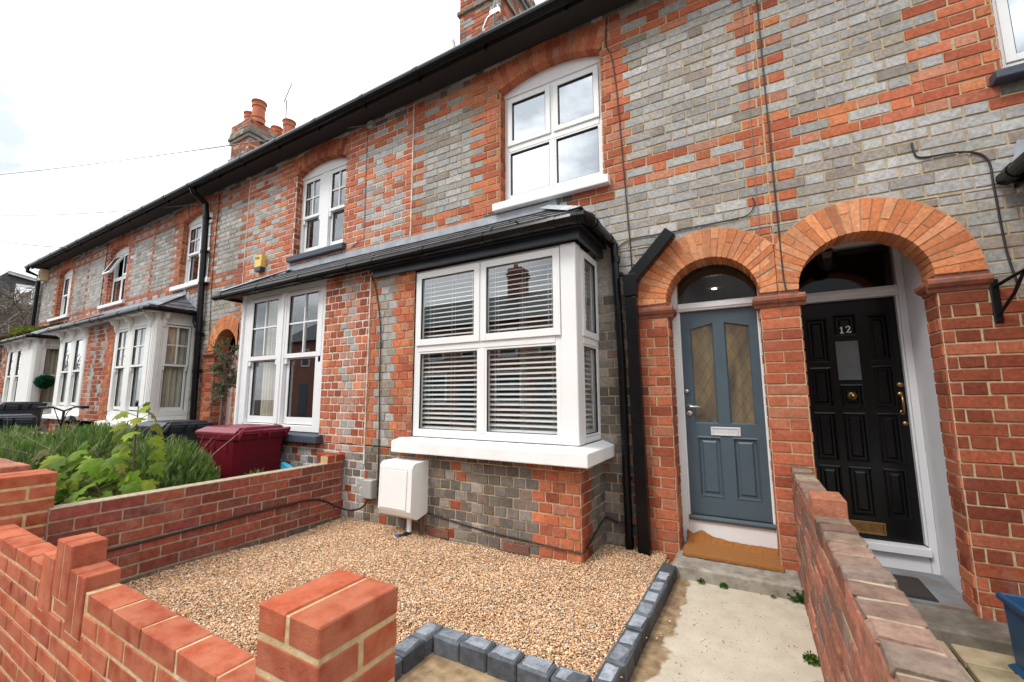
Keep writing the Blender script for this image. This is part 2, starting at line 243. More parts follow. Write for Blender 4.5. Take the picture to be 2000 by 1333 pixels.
# ------------------------------------------------------------------ mesh helpers
class MB:
    def __init__(s): s.v = []; s.f = []; s.c = []; s.m = []
    def add(s, vs_, fs, col=(1, 1, 1), mi=0):
        b = len(s.v); s.v += [tuple(p) for p in vs_]
        for f in fs: s.f.append(tuple(i+b for i in f)); s.c.append(col); s.m.append(mi)
    def box(s, x0, x1, y0, y1, z0, z1, col=(1, 1, 1), mi=0):
        s.add([(x0, y0, z0), (x1, y0, z0), (x1, y1, z0), (x0, y1, z0), (x0, y0, z1), (x1, y0, z1), (x1, y1, z1), (x0, y1, z1)],
              [(0, 3, 2, 1), (4, 5, 6, 7), (0, 1, 5, 4), (1, 2, 6, 5), (2, 3, 7, 6), (3, 0, 4, 7)], col, mi)
    def pbox(s, P, u0, u1, z0, z1, d0, d1, col=(1, 1, 1), mi=0):
        s.add([P(u, z, d) for d in (d0, d1) for (u, z) in ((u0, z0), (u1, z0), (u1, z1), (u0, z1))],
              [(0, 3, 2, 1), (4, 5, 6, 7), (0, 1, 5, 4), (1, 2, 6, 5), (2, 3, 7, 6), (3, 0, 4, 7)], col, mi)
    def ring(s, P, u0, u1, z0, z1, wd, d0, d1, wb=None, wt=None, col=(1, 1, 1), mi=0):
        wb = wd if wb is None else wb; wt = wd if wt is None else wt
        s.pbox(P, u0, u0+wd, z0, z1, d0, d1, col, mi); s.pbox(P, u1-wd, u1, z0, z1, d0, d1, col, mi)
        if wb: s.pbox(P, u0+wd, u1-wd, z0, z0+wb, d0, d1, col, mi)
        if wt: s.pbox(P, u0+wd, u1-wd, z1-wt, z1, d0, d1, col, mi)
    def cbox(s, x0, x1, y0, y1, z0, z1, ch=.004, col=(1, 1, 1), mi=0, jit=0, T=None):
        X = ((x0, x1), (y0, y1), (z0, z1)); vs_ = []; idx = {}
        for i in (0, 1):
            for j in (0, 1):
                for k in (0, 1):
                    for a in range(3):
                        p = []
                        for q, bb in enumerate((i, j, k)):
                            val = X[q][bb]
                            if q != a: val += ch if bb == 0 else -ch
                            p.append(val+(random.uniform(-jit, jit) if jit else 0))
                        idx[(i, j, k, a)] = len(vs_); vs_.append(T(*p) if T else p)
        fs = []
        for a in range(3):
            o = [q for q in range(3) if q != a]
            for sd_ in (0, 1):
                q4 = []
                for (e1, e2) in ((0, 0), (1, 0), (1, 1), (0, 1)):
                    t = [0, 0, 0]; t[a] = sd_; t[o[0]] = e1; t[o[1]] = e2; q4.append(idx[(*t, a)])
                fs.append(tuple(q4))
        for a in range(3):
            o = [q for q in range(3) if q != a]
            for e1 in (0, 1):
                for e2 in (0, 1):
                    t0 = [0, 0, 0]; t0[o[0]] = e1; t0[o[1]] = e2; t1 = list(t0); t1[a] = 1
                    fs.append((idx[(*t0, o[0])], idx[(*t1, o[0])], idx[(*t1, o[1])], idx[(*t0, o[1])]))
        for i in (0, 1):
            for j in (0, 1):
                for k in (0, 1): fs.append((idx[(i, j, k, 0)], idx[(i, j, k, 1)], idx[(i, j, k, 2)]))
        s.add(vs_, fs, col, mi)
    def tube(s, pts, r, n=8, col=(1, 1, 1), mi=0, cap=True):
        pts = [Vector(p) for p in pts]; rs = r if isinstance(r, (list, tuple)) else [r]*len(pts); vs_ = []; fs = []; prev = None
        for i, p in enumerate(pts):
            t = (pts[min(i+1, len(pts)-1)]-pts[max(i-1, 0)]).normalized()
            if prev is None:
                a = Vector((0, 0, 1)) if abs(t.z) < .9 else Vector((1, 0, 0)); nn = t.cross(a).normalized()
            else:
                nn = prev-t*prev.dot(t); nn = nn.normalized() if nn.length > 1e-6 else t.orthogonal().normalized()
            prev = nn; b2 = t.cross(nn)
            for k in range(n):
                an = 2*math.pi*k/n; vs_.append(p+(nn*math.cos(an)+b2*math.sin(an))*rs[i])
        for i in range(len(pts)-1):
            for k in range(n): fs.append((i*n+k, i*n+(k+1) % n, (i+1)*n+(k+1) % n, (i+1)*n+k))
        if cap: fs.append(tuple(range(n))[::-1]); fs.append(tuple(range((len(pts)-1)*n, len(pts)*n)))
        s.add(vs_, fs, col, mi)
    def lathe(s, c, prof, n=16, ax='z', col=(1, 1, 1), mi=0):
        vs_ = []; fs = []
        for (r, h) in prof:
            for k in range(n):
                a = 2*math.pi*k/n; p, q = r*math.cos(a), r*math.sin(a)
                o = {'z': (p, q, h), 'y': (p, h, q), 'x': (h, p, q)}[ax]; vs_.append((c[0]+o[0], c[1]+o[1], c[2]+o[2]))
        m_ = len(prof)
        for i in range(m_-1):
            for k in range(n): fs.append((i*n+k, i*n+(k+1) % n, (i+1)*n+(k+1) % n, (i+1)*n+k))
        fs.append(tuple(range(n))); fs.append(tuple(range((m_-1)*n, m_*n)))
        s.add(vs_, fs, col, mi)
    def prism(s, P, poly, d0, d1, col=(1, 1, 1), mi=0):
        n = len(poly); vs_ = [P(u, z, d0) for u, z in poly]+[P(u, z, d1) for u, z in poly]
        fs = [tuple(range(n))[::-1], tuple(range(n, 2*n))]+[(i, (i+1) % n, n+(i+1) % n, n+i) for i in range(n)]
        s.add(vs_, fs, col, mi)
    def build(s, name, mats, parent=None, origin=None, smooth=False, bevel=0, colattr=None):
        if not isinstance(mats, (list, tuple)): mats = [mats]
        V = np.array(s.v, dtype=np.float32).reshape(-1, 3)
        if origin is None:
            if parent is not None:
                r = parent
                while r.parent: r = r.parent
                o = Vector(r.location)
            else:
                mn, mxx = V.min(0), V.max(0); o = Vector(((mn[0]+mxx[0])/2, (mn[1]+mxx[1])/2, mn[2]))
        else: o = Vector(origin)
        me = bpy.data.meshes.new(name); me.from_pydata((V-np.array(o)).tolist(), [], s.f)
        for q in mats: me.materials.append(q)
        me.polygons.foreach_set('material_index', s.m)
        if smooth: me.polygons.foreach_set('use_smooth', [True]*len(s.f))
        at = me.attributes.new('Col', 'FLOAT_COLOR', 'CORNER')
        lt = np.array([len(f) for f in s.f]); C = np.repeat(np.array([(*c[:3], 1.0) for c in s.c], dtype=np.float32), lt, axis=0)
        at.data.foreach_set('color', C.ravel())
        ob = bpy.data.objects.new(name, me); COL.objects.link(ob)
        if parent is not None: ob.parent = parent
        else: ob.location = o
        if bevel:
            bv = ob.modifiers.new('bevel', 'BEVEL'); bv.width = bevel; bv.segments = 2; bv.limit_method = 'ANGLE'; bv.angle_limit = math.radians(40); bv.harden_normals = False
        return ob
def tag(o, label=None, cat=None, group=None, kind=None):
    if label: o['label'] = label
    if cat: o['category'] = cat
    if group: o['group'] = group
    if kind: o['kind'] = kind
    return o
def empty(name, loc, label, cat, group=None):
    o = bpy.data.objects.new(name, None); COL.objects.link(o); o.location = loc; o.empty_display_size = .2
    return tag(o, label, cat, group)
def npmesh(name, V, F, C, m, parent=None, smooth=False):
    V = np.asarray(V, np.float32); F = np.asarray(F, np.int32); k = F.shape[1]
    o = np.array([V[:, 0].mean(), V[:, 1].mean(), V[:, 2].min()], np.float32) if parent is None else np.array(root_of(parent).location, np.float32)
    me = bpy.data.meshes.new(name); me.vertices.add(len(V)); me.vertices.foreach_set('co', (V-o).ravel())
    me.loops.add(F.size); me.loops.foreach_set('vertex_index', F.ravel()); me.polygons.add(len(F))
    me.polygons.foreach_set('loop_start', np.arange(0, F.size, k, dtype=np.int32)); me.polygons.foreach_set('loop_total', np.full(len(F), k, np.int32))
    if smooth: me.polygons.foreach_set('use_smooth', np.ones(len(F), bool))
    me.materials.append(m); me.update(calc_edges=True)
    at = me.attributes.new('Col', 'FLOAT_COLOR', 'POINT'); at.data.foreach_set('color', np.hstack([C, np.ones((len(C), 1))]).astype(np.float32).ravel())
    ob = bpy.data.objects.new(name, me); COL.objects.link(ob)
    if parent is not None: ob.parent = parent
    else: ob.location = o.tolist()
    return ob
def root_of(o):
    while o.parent: o = o.parent
    return o
def front(y0): return lambda u, z, d: (u, y0-d, z)
def right(x0): return lambda u, z, d: (x0+d, u, z)
def left(x0): return lambda u, z, d: (x0-d, u, z)

# ------------------------------------------------------------------ brickwork
HC = .0825; ZPH = 1.965-23*HC     # course height and phase
GREY = [(.405, .39, .37), (.37, .358, .338), (.335, .32, .30), (.43, .42, .40), (.375, .355, .33)]
BRNG = [(.30, .26, .22), (.275, .24, .205), (.33, .29, .245)]
RED = [(.47, .130, .062), (.51, .155, .072), (.41, .105, .052), (.46, .14, .075), (.54, .185, .082), (.47, .20, .125)]
PINK = [(.47, .27, .20), (.43, .24, .17), (.50, .20, .12)]
DARK = [(.165, .142, .118), (.19, .17, .15), (.14, .122, .105), (.215, .19, .165), (.20, .15, .12)]
DEEP = [(.31, .080, .038), (.35, .092, .044), (.27, .066, .034), (.40, .118, .060)]
def pick(L_, k=.10):
    c = random.choice(L_); s_ = 1+random.gauss(0, k); return tuple(max(.01, q*s_*(1+random.gauss(0, .012))) for q in c)
def bricks(mb, P, u0, u1, z0, z1, bond, colf, cuts=None, H=HC, zph=ZPH, Lb=.235, j=.0095, uph=0, depth=.007, jit=.003):
    i0 = int(math.floor((z0-zph)/H+1e-6)); i1 = int(math.ceil((z1-zph)/H-1e-6))
    for i in range(i0, i1):
        za, zb = max(z0, zph+i*H), min(z1, zph+(i+1)*H)
        if zb-za < .012: continue
        hb = Lb/2
        if bond == 'flemish': seq = [('S', Lb), ('H', hb)]; off = (i % 2)*(Lb/2+hb/2)
        elif bond == 'header': seq = [('H', hb)]; off = (i % 2)*hb/2
        elif bond == 'pier': seq = [('S', Lb)] if i % 2 else [('H', hb)]; off = 0
        elif bond == 'english': seq = [('S', Lb)] if i % 2 else [('H', hb)]; off = 0 if i % 2 else hb/2
        else: seq = [('S', Lb)]; off = (i % 2)*Lb/2
        per = sum(q[1] for q in seq)
        u = uph-off+math.floor((u0-uph+off)/per)*per; k = 0
        while u < u1-1e-6:
            kind, ln = seq[k % len(seq)]; k += 1
            a, b = max(u0, u), min(u1, u+ln); u += ln
            if b-a < .008: continue
            ivs = cuts(a, b, (za+zb)/2, za, zb) if cuts else [(a, b)]
            for (p, q) in ivs:
                if q-p < .008: continue
                mb.add([P(p, za, 0), P(q, za, 0), P(q, zb, 0), P(p, zb, 0)], [(0, 1, 2, 3)], (1, 1, 1), 1)
                if q-p < .025: continue
                jj = j/2; R = lambda: random.uniform(-jit, jit)
                a2, b2, c2, d2 = p+jj+R(), q-jj+R(), za+jj+R(), zb-jj+R()
                dd = depth+random.uniform(-.0025, .0025); ch = .0035
                base = [P(a2, c2, 0), P(b2, c2+R(), 0), P(b2+R(), d2, 0), P(a2+R(), d2+R(), 0)]
                fr = [P(a2+ch, c2+ch, dd), P(b2-ch, c2+ch+R(), dd), P(b2-ch+R(), d2-ch, dd), P(a2+ch+R(), d2-ch+R(), dd)]
                mb.add(base+fr, [(4, 5, 6, 7), (0, 1, 5, 4), (1, 2, 6, 5), (2, 3, 7, 6), (3, 0, 4, 7)], colf((p+q)/2, (za+zb)/2, i, kind), 0)
def rectcut(rects, circs=()):
    # rects (ua,ub,za,zb) removed; circs (uc,zc,R) removed above zc
    def f(a, b, zm, za, zb):
        iv = [(a, b)]
        for (ra, rb, rz0, rz1) in rects:
            if rz0 < zm < rz1:
                n = []
                for (p, q) in iv:
                    if q <= ra or p >= rb: n.append((p, q)); continue
                    if p < ra: n.append((p, ra))
                    if q > rb: n.append((rb, q))
                iv = n
        for (uc, zc, R) in circs:
            zz = za-zc
            if -.04 < zz < R:
                h = math.sqrt(max(0, R*R-max(zz, 0)**2)); n = []
                for (p, q) in iv:
                    if q <= uc-h or p >= uc+h: n.append((p, q)); continue
                    if p < uc-h: n.append((p, uc-h))
                    if q > uc+h: n.append((uc+h, q))
                iv = n
        return iv
    return f
def arch(mb, P, uc, zc, Ri, Ro, a0, a1, n, cols, depth=.22, proud=.018, split=True, ulim=None, j=.007):
    """voussoirs as real wedge blocks through the depth of the wall, on a mortar core"""
    def pt(r, a):
        u, z = uc+r*math.cos(a), zc+r*math.sin(a)
        if ulim: u = max(ulim[0], min(ulim[1], u))
        return u, z
    da = (a1-a0)/n
    for i in range(n):
        s_, e_ = a0+i*da, a0+(i+1)*da
        segs = [(Ri, Ro)] if (not split or i % 2) else [(Ri, Ri+(Ro-Ri)*random.choice((.36, .62, .5))), None]
        if segs[-1] is None: segs[-1] = (segs[0][1], Ro)
        for (ra, rb) in segs:
            g = j/2
            p = [pt(ra+(g if ra > Ri else 0), s_+g/ra), pt(rb-(g if rb < Ro else 0), s_+g/rb), pt(rb-(g if rb < Ro else 0), e_-g/rb), pt(ra+(g if ra > Ri else 0), e_-g/ra)]
            dd = proud+random.uniform(-.002, .002)
            mb.prism(P, p, -depth, dd, pick(cols, .09), 0)
        q = [pt(Ri+.006, s_), pt(Ro+.004, s_), pt(Ro+.004, e_), pt(Ri+.006, e_)]
        mb.prism(P, q, -depth+.004, proud-.006, (1, 1, 1), 1)

# ------------------------------------------------------------------ windows
def window(root, P, u0, u1, z0, z1, fw, lights, fmat, gmat, bars=(), d0=-.07, d1=0., name='window', fwb=None, fwt=None, extra=None, bev=.004):
    mb = MB(); mb.ring(P, u0, u1, z0, z1, fw, d0, d1, fwb, fwt)
    for (a, b, c, d, e0, e1) in bars: mb.pbox(P, a, b, c, d, e0, e1)
    if extra: extra(mb)
    wo = mb.build(name, fmat, root, bevel=bev)
    for L_ in lights:
        a, b, c, d = L_['r']; sw = L_.get('w', .05); e = L_.get('d', .012); m2 = MB(); T = L_.get('T', P)
        m2.ring(T, a, b, c, d, sw, e-.055, e, L_.get('wb', sw), L_.get('wt', sw))
        bw = .011
        bu = sorted(L_.get('bu', [])); bz = L_.get('bz', [])
        for u in bu: m2.pbox(T, u-bw, u+bw, c+L_.get('wb', sw), d-L_.get('wt', sw), e-.04, e-.008)
        for z in bz:
            cuts_ = [a+sw]+[q for u in bu for q in (u-bw, u+bw)]+[b-sw]
            for i in range(0, len(cuts_), 2): m2.pbox(T, cuts_[i], cuts_[i+1], z-bw, z+bw, e-.04, e-.0095)
        if L_.get('horn'):
            for uu in (a+.004, b-sw+.004): m2.pbox(T, uu, uu+sw-.008, c-.07, c-.0005, e-.05, e-.006)
        s_ = m2.build(L_.get('n', 'sash'), fmat, wo, bevel=bev*.7)
        m3 = MB(); m3.add([T(a+sw*.8, c+sw*.8, e-.024), T(b-sw*.8, c+sw*.8, e-.024), T(b-sw*.8, d-sw*.8, e-.024), T(a+sw*.8, d-sw*.8, e-.024)], [(0, 1, 2, 3)])
        m3.ring(T, a+sw-.001, b-sw+.001, c+(L_.get('wb', sw))-.001, d-L_.get('wt', sw)+.001, .006, e-.022, e-.006, mi=1)
        m3.build('pane', [gmat, MAT['cable']], wo)
    return wo
def sashpair(a, b, c, zm, d, w=.045, bars=True, d0=.0):
    um = (a+b)/2
    return [dict(r=(a, b, zm-.02, d), w=w, d=d0+.006, bu=[um] if bars else [], bz=[(zm+d)/2] if bars else [], horn=True),
            dict(r=(a+.006, b-.006, c, zm+.02), w=w, d=d0-.034, wb=w*1.5)]
def room(mb, x0, x1, y0, y1, z0, z1, open_right=False):
    mb.add([(x0, y0, z0), (x1, y0, z0), (x1, y1, z0), (x0, y1, z0), (x0, y0, z1), (x1, y0, z1), (x1, y1, z1), (x0, y1, z1)],
           [(0, 1, 2, 3), (4, 7, 6, 5), (2, 6, 7, 3), (3, 7, 4, 0)]+([] if open_right else [(1, 5, 6, 2)]))
def sillbox(root, P, u0, u1, z0, z1, d0, d1, m, name='sill'):
    mb = MB(); mb.add([P(u0, z0, d0), P(u1, z0, d0), P(u1, z0+.004, d1), P(u0, z0+.004, d1), P(u0, z1, d0), P(u1, z1, d0), P(u1, z1-.022, d1), P(u0, z1-.022, d1)],
                      [(0, 1, 2, 3), (4, 7, 6, 5), (0, 4, 5, 1), (1, 5, 6, 2), (2, 6, 7, 3), (3, 7, 4, 0)])
    return mb.build(name, m, root, bevel=.008)

# ------------------------------------------------------------------ the terrace
PX = [.215, -3.52, -7.22, -10.77, -14.40, -18.08]      # party lines: 12 | ours | B | C | D | E end
EAVE = 5.06
WIN_UP = dict(o=(-2.24, -1.09), b=(-5.91, -4.78), c=(-9.54, -8.42), d=(-13.14, -12.06), e=(-16.68, -15.62), t=(1.535, 2.66))
LAB = dict(
    o=('terraced house with white corner bay window and blue grey front door', 'house'),
    b=('terraced house behind the maroon bin with grey sills and sash windows', 'house'),
    c=('terraced house with cream timber bay beside the tall black drainpipe', 'house'),
    d=('terraced house with an upstairs window flap propped open', 'house'),
    e=('end of terrace house with moss on its bay roof', 'house'),
    t=('terraced house with black front door numbered 12', 'house'))
H = {}
for k, xm in dict(o=-1.65, b=-5.37, c=-9.0, d=-12.6, e=-16.2, t=2.1).items():
    H[k] = empty('terraced_house', (xm, 0, 0), *LAB[k], group='brick houses of the terrace')
SPR, CR = 4.70, 4.79          # upper window springing and crown
PF = front(0); PB = front(-.58)
def upcol(k, xl, xr):
    wa, wb = WIN_UP[k]
    def f(u, z, i, kind):
        t = .056 if i % 2 else 0
        redh = k == 'b'
        far = k in 'cde'
        reds = [(.40, .135, .080), (.44, .155, .092), (.36, .115, .07)] if far else RED
        if min(abs(u-xl), abs(u-xr)) < (.06 if far else .10)+t: return pick(reds)
        if 3.16 < z < 3.29 and wa-.12 < u < wb+.12 and not far: return pick(DARK if random.random() < .7 else DEEP, .2)
        if 3.18 < z < 5.0 and (wa-(.20 if far else .27)-t < u < wb+(.20 if far else .27)+t): return pick(reds)
        for base in (3.20, 4.70):
            if base < z < base+3*HC+.01:
                r = int((z-base)/HC)
                if r in (0, 2): return pick(reds)
                return pick(GREY) if kind == 'S' else pick(reds)
        if z > 4.95: return pick(GREY if random.random() < .6 else DARK, .12)
        q = random.random()
        if redh and z < 4.7:
            return pick(GREY) if q < .62 else pick(PINK) if q < .88 else pick(RED)
        if redh: return pick(RED)
        if q < .84: return pick(GREY, .09)
        return pick(BRNG) if q < .985 else pick(PINK)
    return f
def segarch(mb, ua, ub, zs, rise, ring, cols, n):
    w2 = (ub-ua)/2; R = (w2*w2+rise*rise)/(2*rise); zc = zs+rise-R; a = math.asin(w2/R)
    arch(mb, PF, (ua+ub)/2, zc, R, R+ring, math.pi/2-a, math.pi/2+a, n, cols, depth=.11, split=True)
    return (ua+ub)/2, zc, R, a
for k, (xr, xl) in dict(o=(PX[0], PX[1]), b=(PX[1], PX[2]), c=(PX[2], PX[3]), d=(PX[3], PX[4]), e=(PX[4], PX[5]), t=(3.9, PX[0])).items():
    wa, wb = WIN_UP[k]; root = H[k]; mb = MB()
    mort = MAT['mortw'] if k in 'bd' else MAT['mort']
    w2 = (wb-wa)/2; rise = .115; R = (w2*w2+rise*rise)/(2*rise); zc = SPR+rise-R; um = (wa+wb)/2
    rects = [(wa, wb, 3.40, SPR)]
    def segcut(a, b, zm, za, zb, wa=wa, wb=wb, zc=zc, R=R, um=um):
        iv = rectcut([(wa, wb, 3.40, SPR)])(a, b, zm, za, zb)
        if za > SPR-.09 and zm < 4.98:
            Rm = R+.12; dz = za-zc
            if dz < Rm:
                h = min(w2+.02, math.sqrt(Rm*Rm-dz*dz)); n = []
                for (p, q) in iv:
                    if q <= um-h or p >= um+h: n.append((p, q)); continue
                    if p < um-h: n.append((p, um-h))
                    if q > um+h: n.append((um+h, q))
                iv = n
        return iv
    colu = upcol(k, xl, xr)
    # ground-floor strip seen between the projecting bays, with the entrance arches cut out
    circs = []; grects = []
    if k == 'o': circs = [(-.245, 2.085, .46)]; grects = [(-.585, .095, -1, 2.085)]; glo, ghi = -1.20, xr
    elif k == 't': circs = [(.717, 2.085, .48)]; grects = [(.345, 1.088, -1, 2.085)]; glo, ghi = xl, 2.3
    elif k == 'c': circs = [(-7.60, 2.085, .46)]; grects = [(-7.94, -7.30, -1, 2.085)]; glo, ghi = -8.7, xr
    elif k == 'b': glo, ghi = xl, -6.0
    elif k == 'e': glo, ghi = -15.2, xr
    else: glo = ghi = None
    gc = rectcut(grects, circs)
    def allcuts(a, b, zm, za, zb):
        iv = segcut(a, b, zm, za, zb); out = []
        for (p, q) in iv: out += gc(p, q, zm, za, zb)
        return out
    bricks(mb, PF, xl, xr, 2.60, 5.14, 'flemish', colu, allcuts, uph=xl, j=.013 if k == 'b' else .0095)
    if glo is not None:
        def gcol(u, z, i, kind, k=k):
            t = .056 if i % 2 else 0
            if k == 'o':
                if z < 2.0 and u > -.86-t: return pick([(.44, .13, .062), (.40, .105, .050), (.35, .088, .045), (.47, .17, .095)], .10)
                if u > PX[0]-.10-t: return pick(RED)
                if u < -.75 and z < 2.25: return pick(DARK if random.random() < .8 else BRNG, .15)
                return pick(GREY if random.random() < .75 else BRNG)
            if k == 't':
                if z < 1.97 and u < 1.55+t+.12*math.sin(i*1.7): return tuple(q*.88 for q in pick(DEEP, .14))  # lens vignetting painted into the pier: bricks darkened towards the picture edge
                if u < PX[0]+.10+t: return pick(RED)
                if z < 1.97 and random.random() < .5: return pick(DEEP)
                return pick(GREY if random.random() < (.4 if z < 2.3 else .72) else BRNG, .12)
            if k == 'c':
                if u > -8.24-t and z < 2.0: return pick(DEEP if random.random() < .5 else RED)
                return pick(BRNG if random.random() < .5 else GREY)
            return pick(RED if random.random() < .7 else GREY)
        if k in 'ot':
            if k == 'o':
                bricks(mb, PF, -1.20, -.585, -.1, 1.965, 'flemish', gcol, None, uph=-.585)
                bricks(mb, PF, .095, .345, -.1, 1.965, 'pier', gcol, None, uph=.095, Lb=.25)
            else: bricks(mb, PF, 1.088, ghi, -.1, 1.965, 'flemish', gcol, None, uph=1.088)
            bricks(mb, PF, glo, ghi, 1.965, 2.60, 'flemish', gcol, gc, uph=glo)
        else: bricks(mb, PF, glo, ghi, -.1, 2.60, 'flemish', gcol, gc, uph=glo)
    # jambs of the upper window opening
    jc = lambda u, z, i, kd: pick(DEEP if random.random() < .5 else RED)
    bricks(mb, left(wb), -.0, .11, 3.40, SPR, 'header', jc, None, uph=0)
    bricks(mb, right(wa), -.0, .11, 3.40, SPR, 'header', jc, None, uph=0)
    if k == 'd': pass
    wall = mb.build('wall', [MAT['brickw'] if k in 'bd' else MAT['brick'], mort], root)
    ma_ = MB(); segarch(ma_, wa, wb, SPR, rise, .235, RED if k != 'b' else DEEP+RED, 16)
    ma_.build('window_arch', [MAT['brick'], mort], root)
    # white head board in the arch
    hb = MB(); n = 12; a_ = math.asin(w2/R)
    poly = [(um-w2+.002, SPR-.05), (um+w2-.002, SPR-.05)]+[(um+(R-.002)*math.sin(a_-2*a_*i/n), zc+(R-.002)*math.cos(a_-2*a_*i/n)) for i in range(n+1)]
    hb.prism(front(.085), poly, -.03, 0); hb.build('head_board', MAT['whitep'], root)
    # roof, eaves
    ro = MB()
    for (ya, za, yb, zb, cnt) in ((-.27, EAVE+.06, 4.2, EAVE+.06+4.47*.62, 26), (8.67, EAVE+.06, 4.2, EAVE+.06+4.47*.62, 3)):
        for i in range(cnt):
            t0, t1 = i/cnt, (i+1)/cnt
            nb = 1 if cnt == 3 else max(1, int((xr-xl)/.3))
            for q in range(nb):
                p0, p1 = xl+(xr-xl)*q/nb, xl+(xr-xl)*(q+1)/nb-.004
                g = .06+random.uniform(-.012, .012); cc = (g, g, g*1.08)
                y0_, z0_, y1_, z1_ = ya+(yb-ya)*t0, za+(zb-za)*t0, ya+(yb-ya)*t1, za+(zb-za)*t1
                ro.add([(p0, y0_, z0_+.012), (p1, y0_, z0_+.012), (p1, y1_, z1_), (p0, y1_, z1_), (p0, y0_, z0_), (p1, y0_, z0_)], [(0, 1, 2, 3), (4, 5, 1, 0)], cc)
    ro.build('roof', MAT['slate'], root)
    so_ = MB(); so_.box(xl, xr, -.265, .0, EAVE-.005, EAVE+.01); so_.box(xl, xr, -.285, -.266, EAVE-.05, EAVE+.075)
    so_.build('soffit', MAT['soffit'], root)
    gx0, gx1 = (xl-.12 if k == 'e' else xl), xr
    gu = MB(); gu.tube([(gx0, -.345, EAVE+.012), (gx1, -.345, EAVE+.012)], .058, 14)
    x = gx0+.35
    while x < gx1:
        gu.tube([(x-.035, -.345, EAVE+.012), (x+.035, -.345, EAVE+.012)], .0625, 14); gu.box(x-.012, x+.012, -.30, -.286, EAVE-.075, EAVE+.03); x += .93
    gu.build('gutter', MAT['black'], root, smooth=False)
    # dark rooms behind the glass
    ri = MB(); room(ri, xl+.1, xr-.1, .22, 3.2, 3.2, 5.0)
    if k != 't': room(ri, *dict(o=(-3.45, -1.30), b=(-5.98, -3.6), c=(-10.7, -8.76), d=(-13.32, -10.85), e=(-18.0, -15.2))[k], -.40, 3.2, .3, 2.68, k in 'oce')
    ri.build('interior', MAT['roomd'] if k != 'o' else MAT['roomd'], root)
    # gable and back walls close the house
    bk = MB(); bk.box(xl+.01, xr-.01, 8.4, 8.6, 0, EAVE)
    if k in 'et':
        xg = PX[5] if k == 'e' else 3.9
        bk.prism(right(xg) if k == 't' else left(xg), [(0.012, -.2), (8.39, -.2), (8.39, EAVE), (4.2, 7.75), (.012, EAVE)], -.2, -.01)
    bk.build('rear_wall', MAT['mortd'], root)

# --- upper windows
# ours: white four-light casement
wa, wb = WIN_UP['o']; um = -1.655; P = front(.10)
window(H['o'], P, wa+.003, wb-.003, 3.42, 4.665, .055,
       [dict(r=(wa+.05, um-.018, 4.06, 4.62), w=.055, d=.020, n='casement'), dict(r=(um+.018, wb-.05, 4.06, 4.62), w=.055, d=.020, n='casement'),
        dict(r=(wa+.055, um-.022, 3.47, 3.995), w=.018, d=.0, n='fixed_light'), dict(r=(um+.022, wb-.055, 3.47, 3.995), w=.018, d=.0, n='fixed_light')],
       MAT['white'], MAT['glassup'], bars=[(wa+.058, wb-.058, 3.995, 4.06, -.06, .004), (um-.022, um+.022, 3.475, 3.995, -.06, .003), (um-.018, um+.018, 4.06, 4.61, -.06, .003)])
sillbox(H['o'], PF, -2.30, -1.03, 3.265, 3.375, -.10, .075, MAT['sill'])
# B: sashes
wa, wb = WIN_UP['b']; P = front(.10)
window(H['b'], P, wa+.003, wb-.003, 3.42, 4.70, .05, sashpair(wa+.055, -5.44, 3.48, 4.02, 4.63)+sashpair(-5.25, wb-.055, 3.48, 4.02, 4.63), MAT['whitep'], MAT['glass'],
       bars=[(-5.44, -5.25, 3.47, 4.65, -.06, .008), (wa+.053, -5.44, 4.63, 4.65, -.06, 0), (-5.25, wb-.053, 4.63, 4.65, -.06, 0)])
sillbox(H['b'], PF, -5.96, -4.70, 3.30, 3.405, -.10, .07, MAT['grsill'])
# C, D, E
wa, wb = WIN_UP['c']; P = front(.10)
def scallop(mb):
    for i in range(9):
        a = wa+.09+i*.105; mb.lathe((a, .088, 4.70), [(.045, -.006), (.045, .0)], 14, 'y')
window(H['c'], P, wa+.003, wb-.003, 3.43, 4.67, .05, sashpair(wa+.053, -9.01, 3.48, 4.06, 4.62)+sashpair(-8.95, wb-.053, 3.48, 4.06, 4.62), MAT['whitep'], MAT['glass'],
       bars=[(-9.01, -8.95, 3.48, 4.62, -.06, .006)], extra=scallop)
sillbox(H['c'], PF, -9.72, -8.30, 3.33, 3.44, -.10, .06, MAT['sill'])
wa, wb = WIN_UP['d']; P = front(.10); ud = (wa+wb)/2
ang = math.radians(24)
def Tflap(u, z, d):
    zz = z-4.62; return (u, .10-.01-d*math.cos(ang)-(-zz)*math.sin(ang), 4.62+zz*math.cos(ang)+d*math.sin(ang)*0)
window(H['d'], P, wa+.003, wb-.003, 3.45, 4.68, .05,
       [dict(r=(wa+.055, ud-.02, 4.10, 4.62), w=.05, d=.02, T=Tflap, n='top_hung_flap'), dict(r=(ud+.02, wb-.055, 4.10, 4.62), w=.05, d=.015, n='casement'),
        dict(r=(wa+.055, ud-.02, 3.50, 4.05), w=.03, d=0, n='fixed_light'), dict(r=(ud+.02, wb-.055, 3.50, 4.05), w=.03, d=0, n='fixed_light')], MAT['white'], MAT['glass'],
       bars=[(wa+.053, wb-.053, 4.05, 4.10, -.06, .004), (ud-.02, ud+.02, 3.5, 4.05, -.06, .003), (ud-.02, ud+.02, 4.10, 4.63, -.06, .003)])
sillbox(H['d'], PF, -13.36, -11.95, 3.36, 3.46, -.10, .06, MAT['sill'])
wa, wb = WIN_UP['e']; P = front(.10); ud = (wa+wb)/2
window(H['e'], P, wa+.003, wb-.003, 3.46, 4.68, .06, sashpair(wa+.07, ud-.05, 3.52, 4.10, 4.62, bars=False)+sashpair(ud+.05, wb-.07, 3.52, 4.10, 4.62, bars=False), MAT['whitep'], MAT['glass'],
       bars=[(ud-.05, ud+.05, 3.52, 4.62, -.06, .006)])
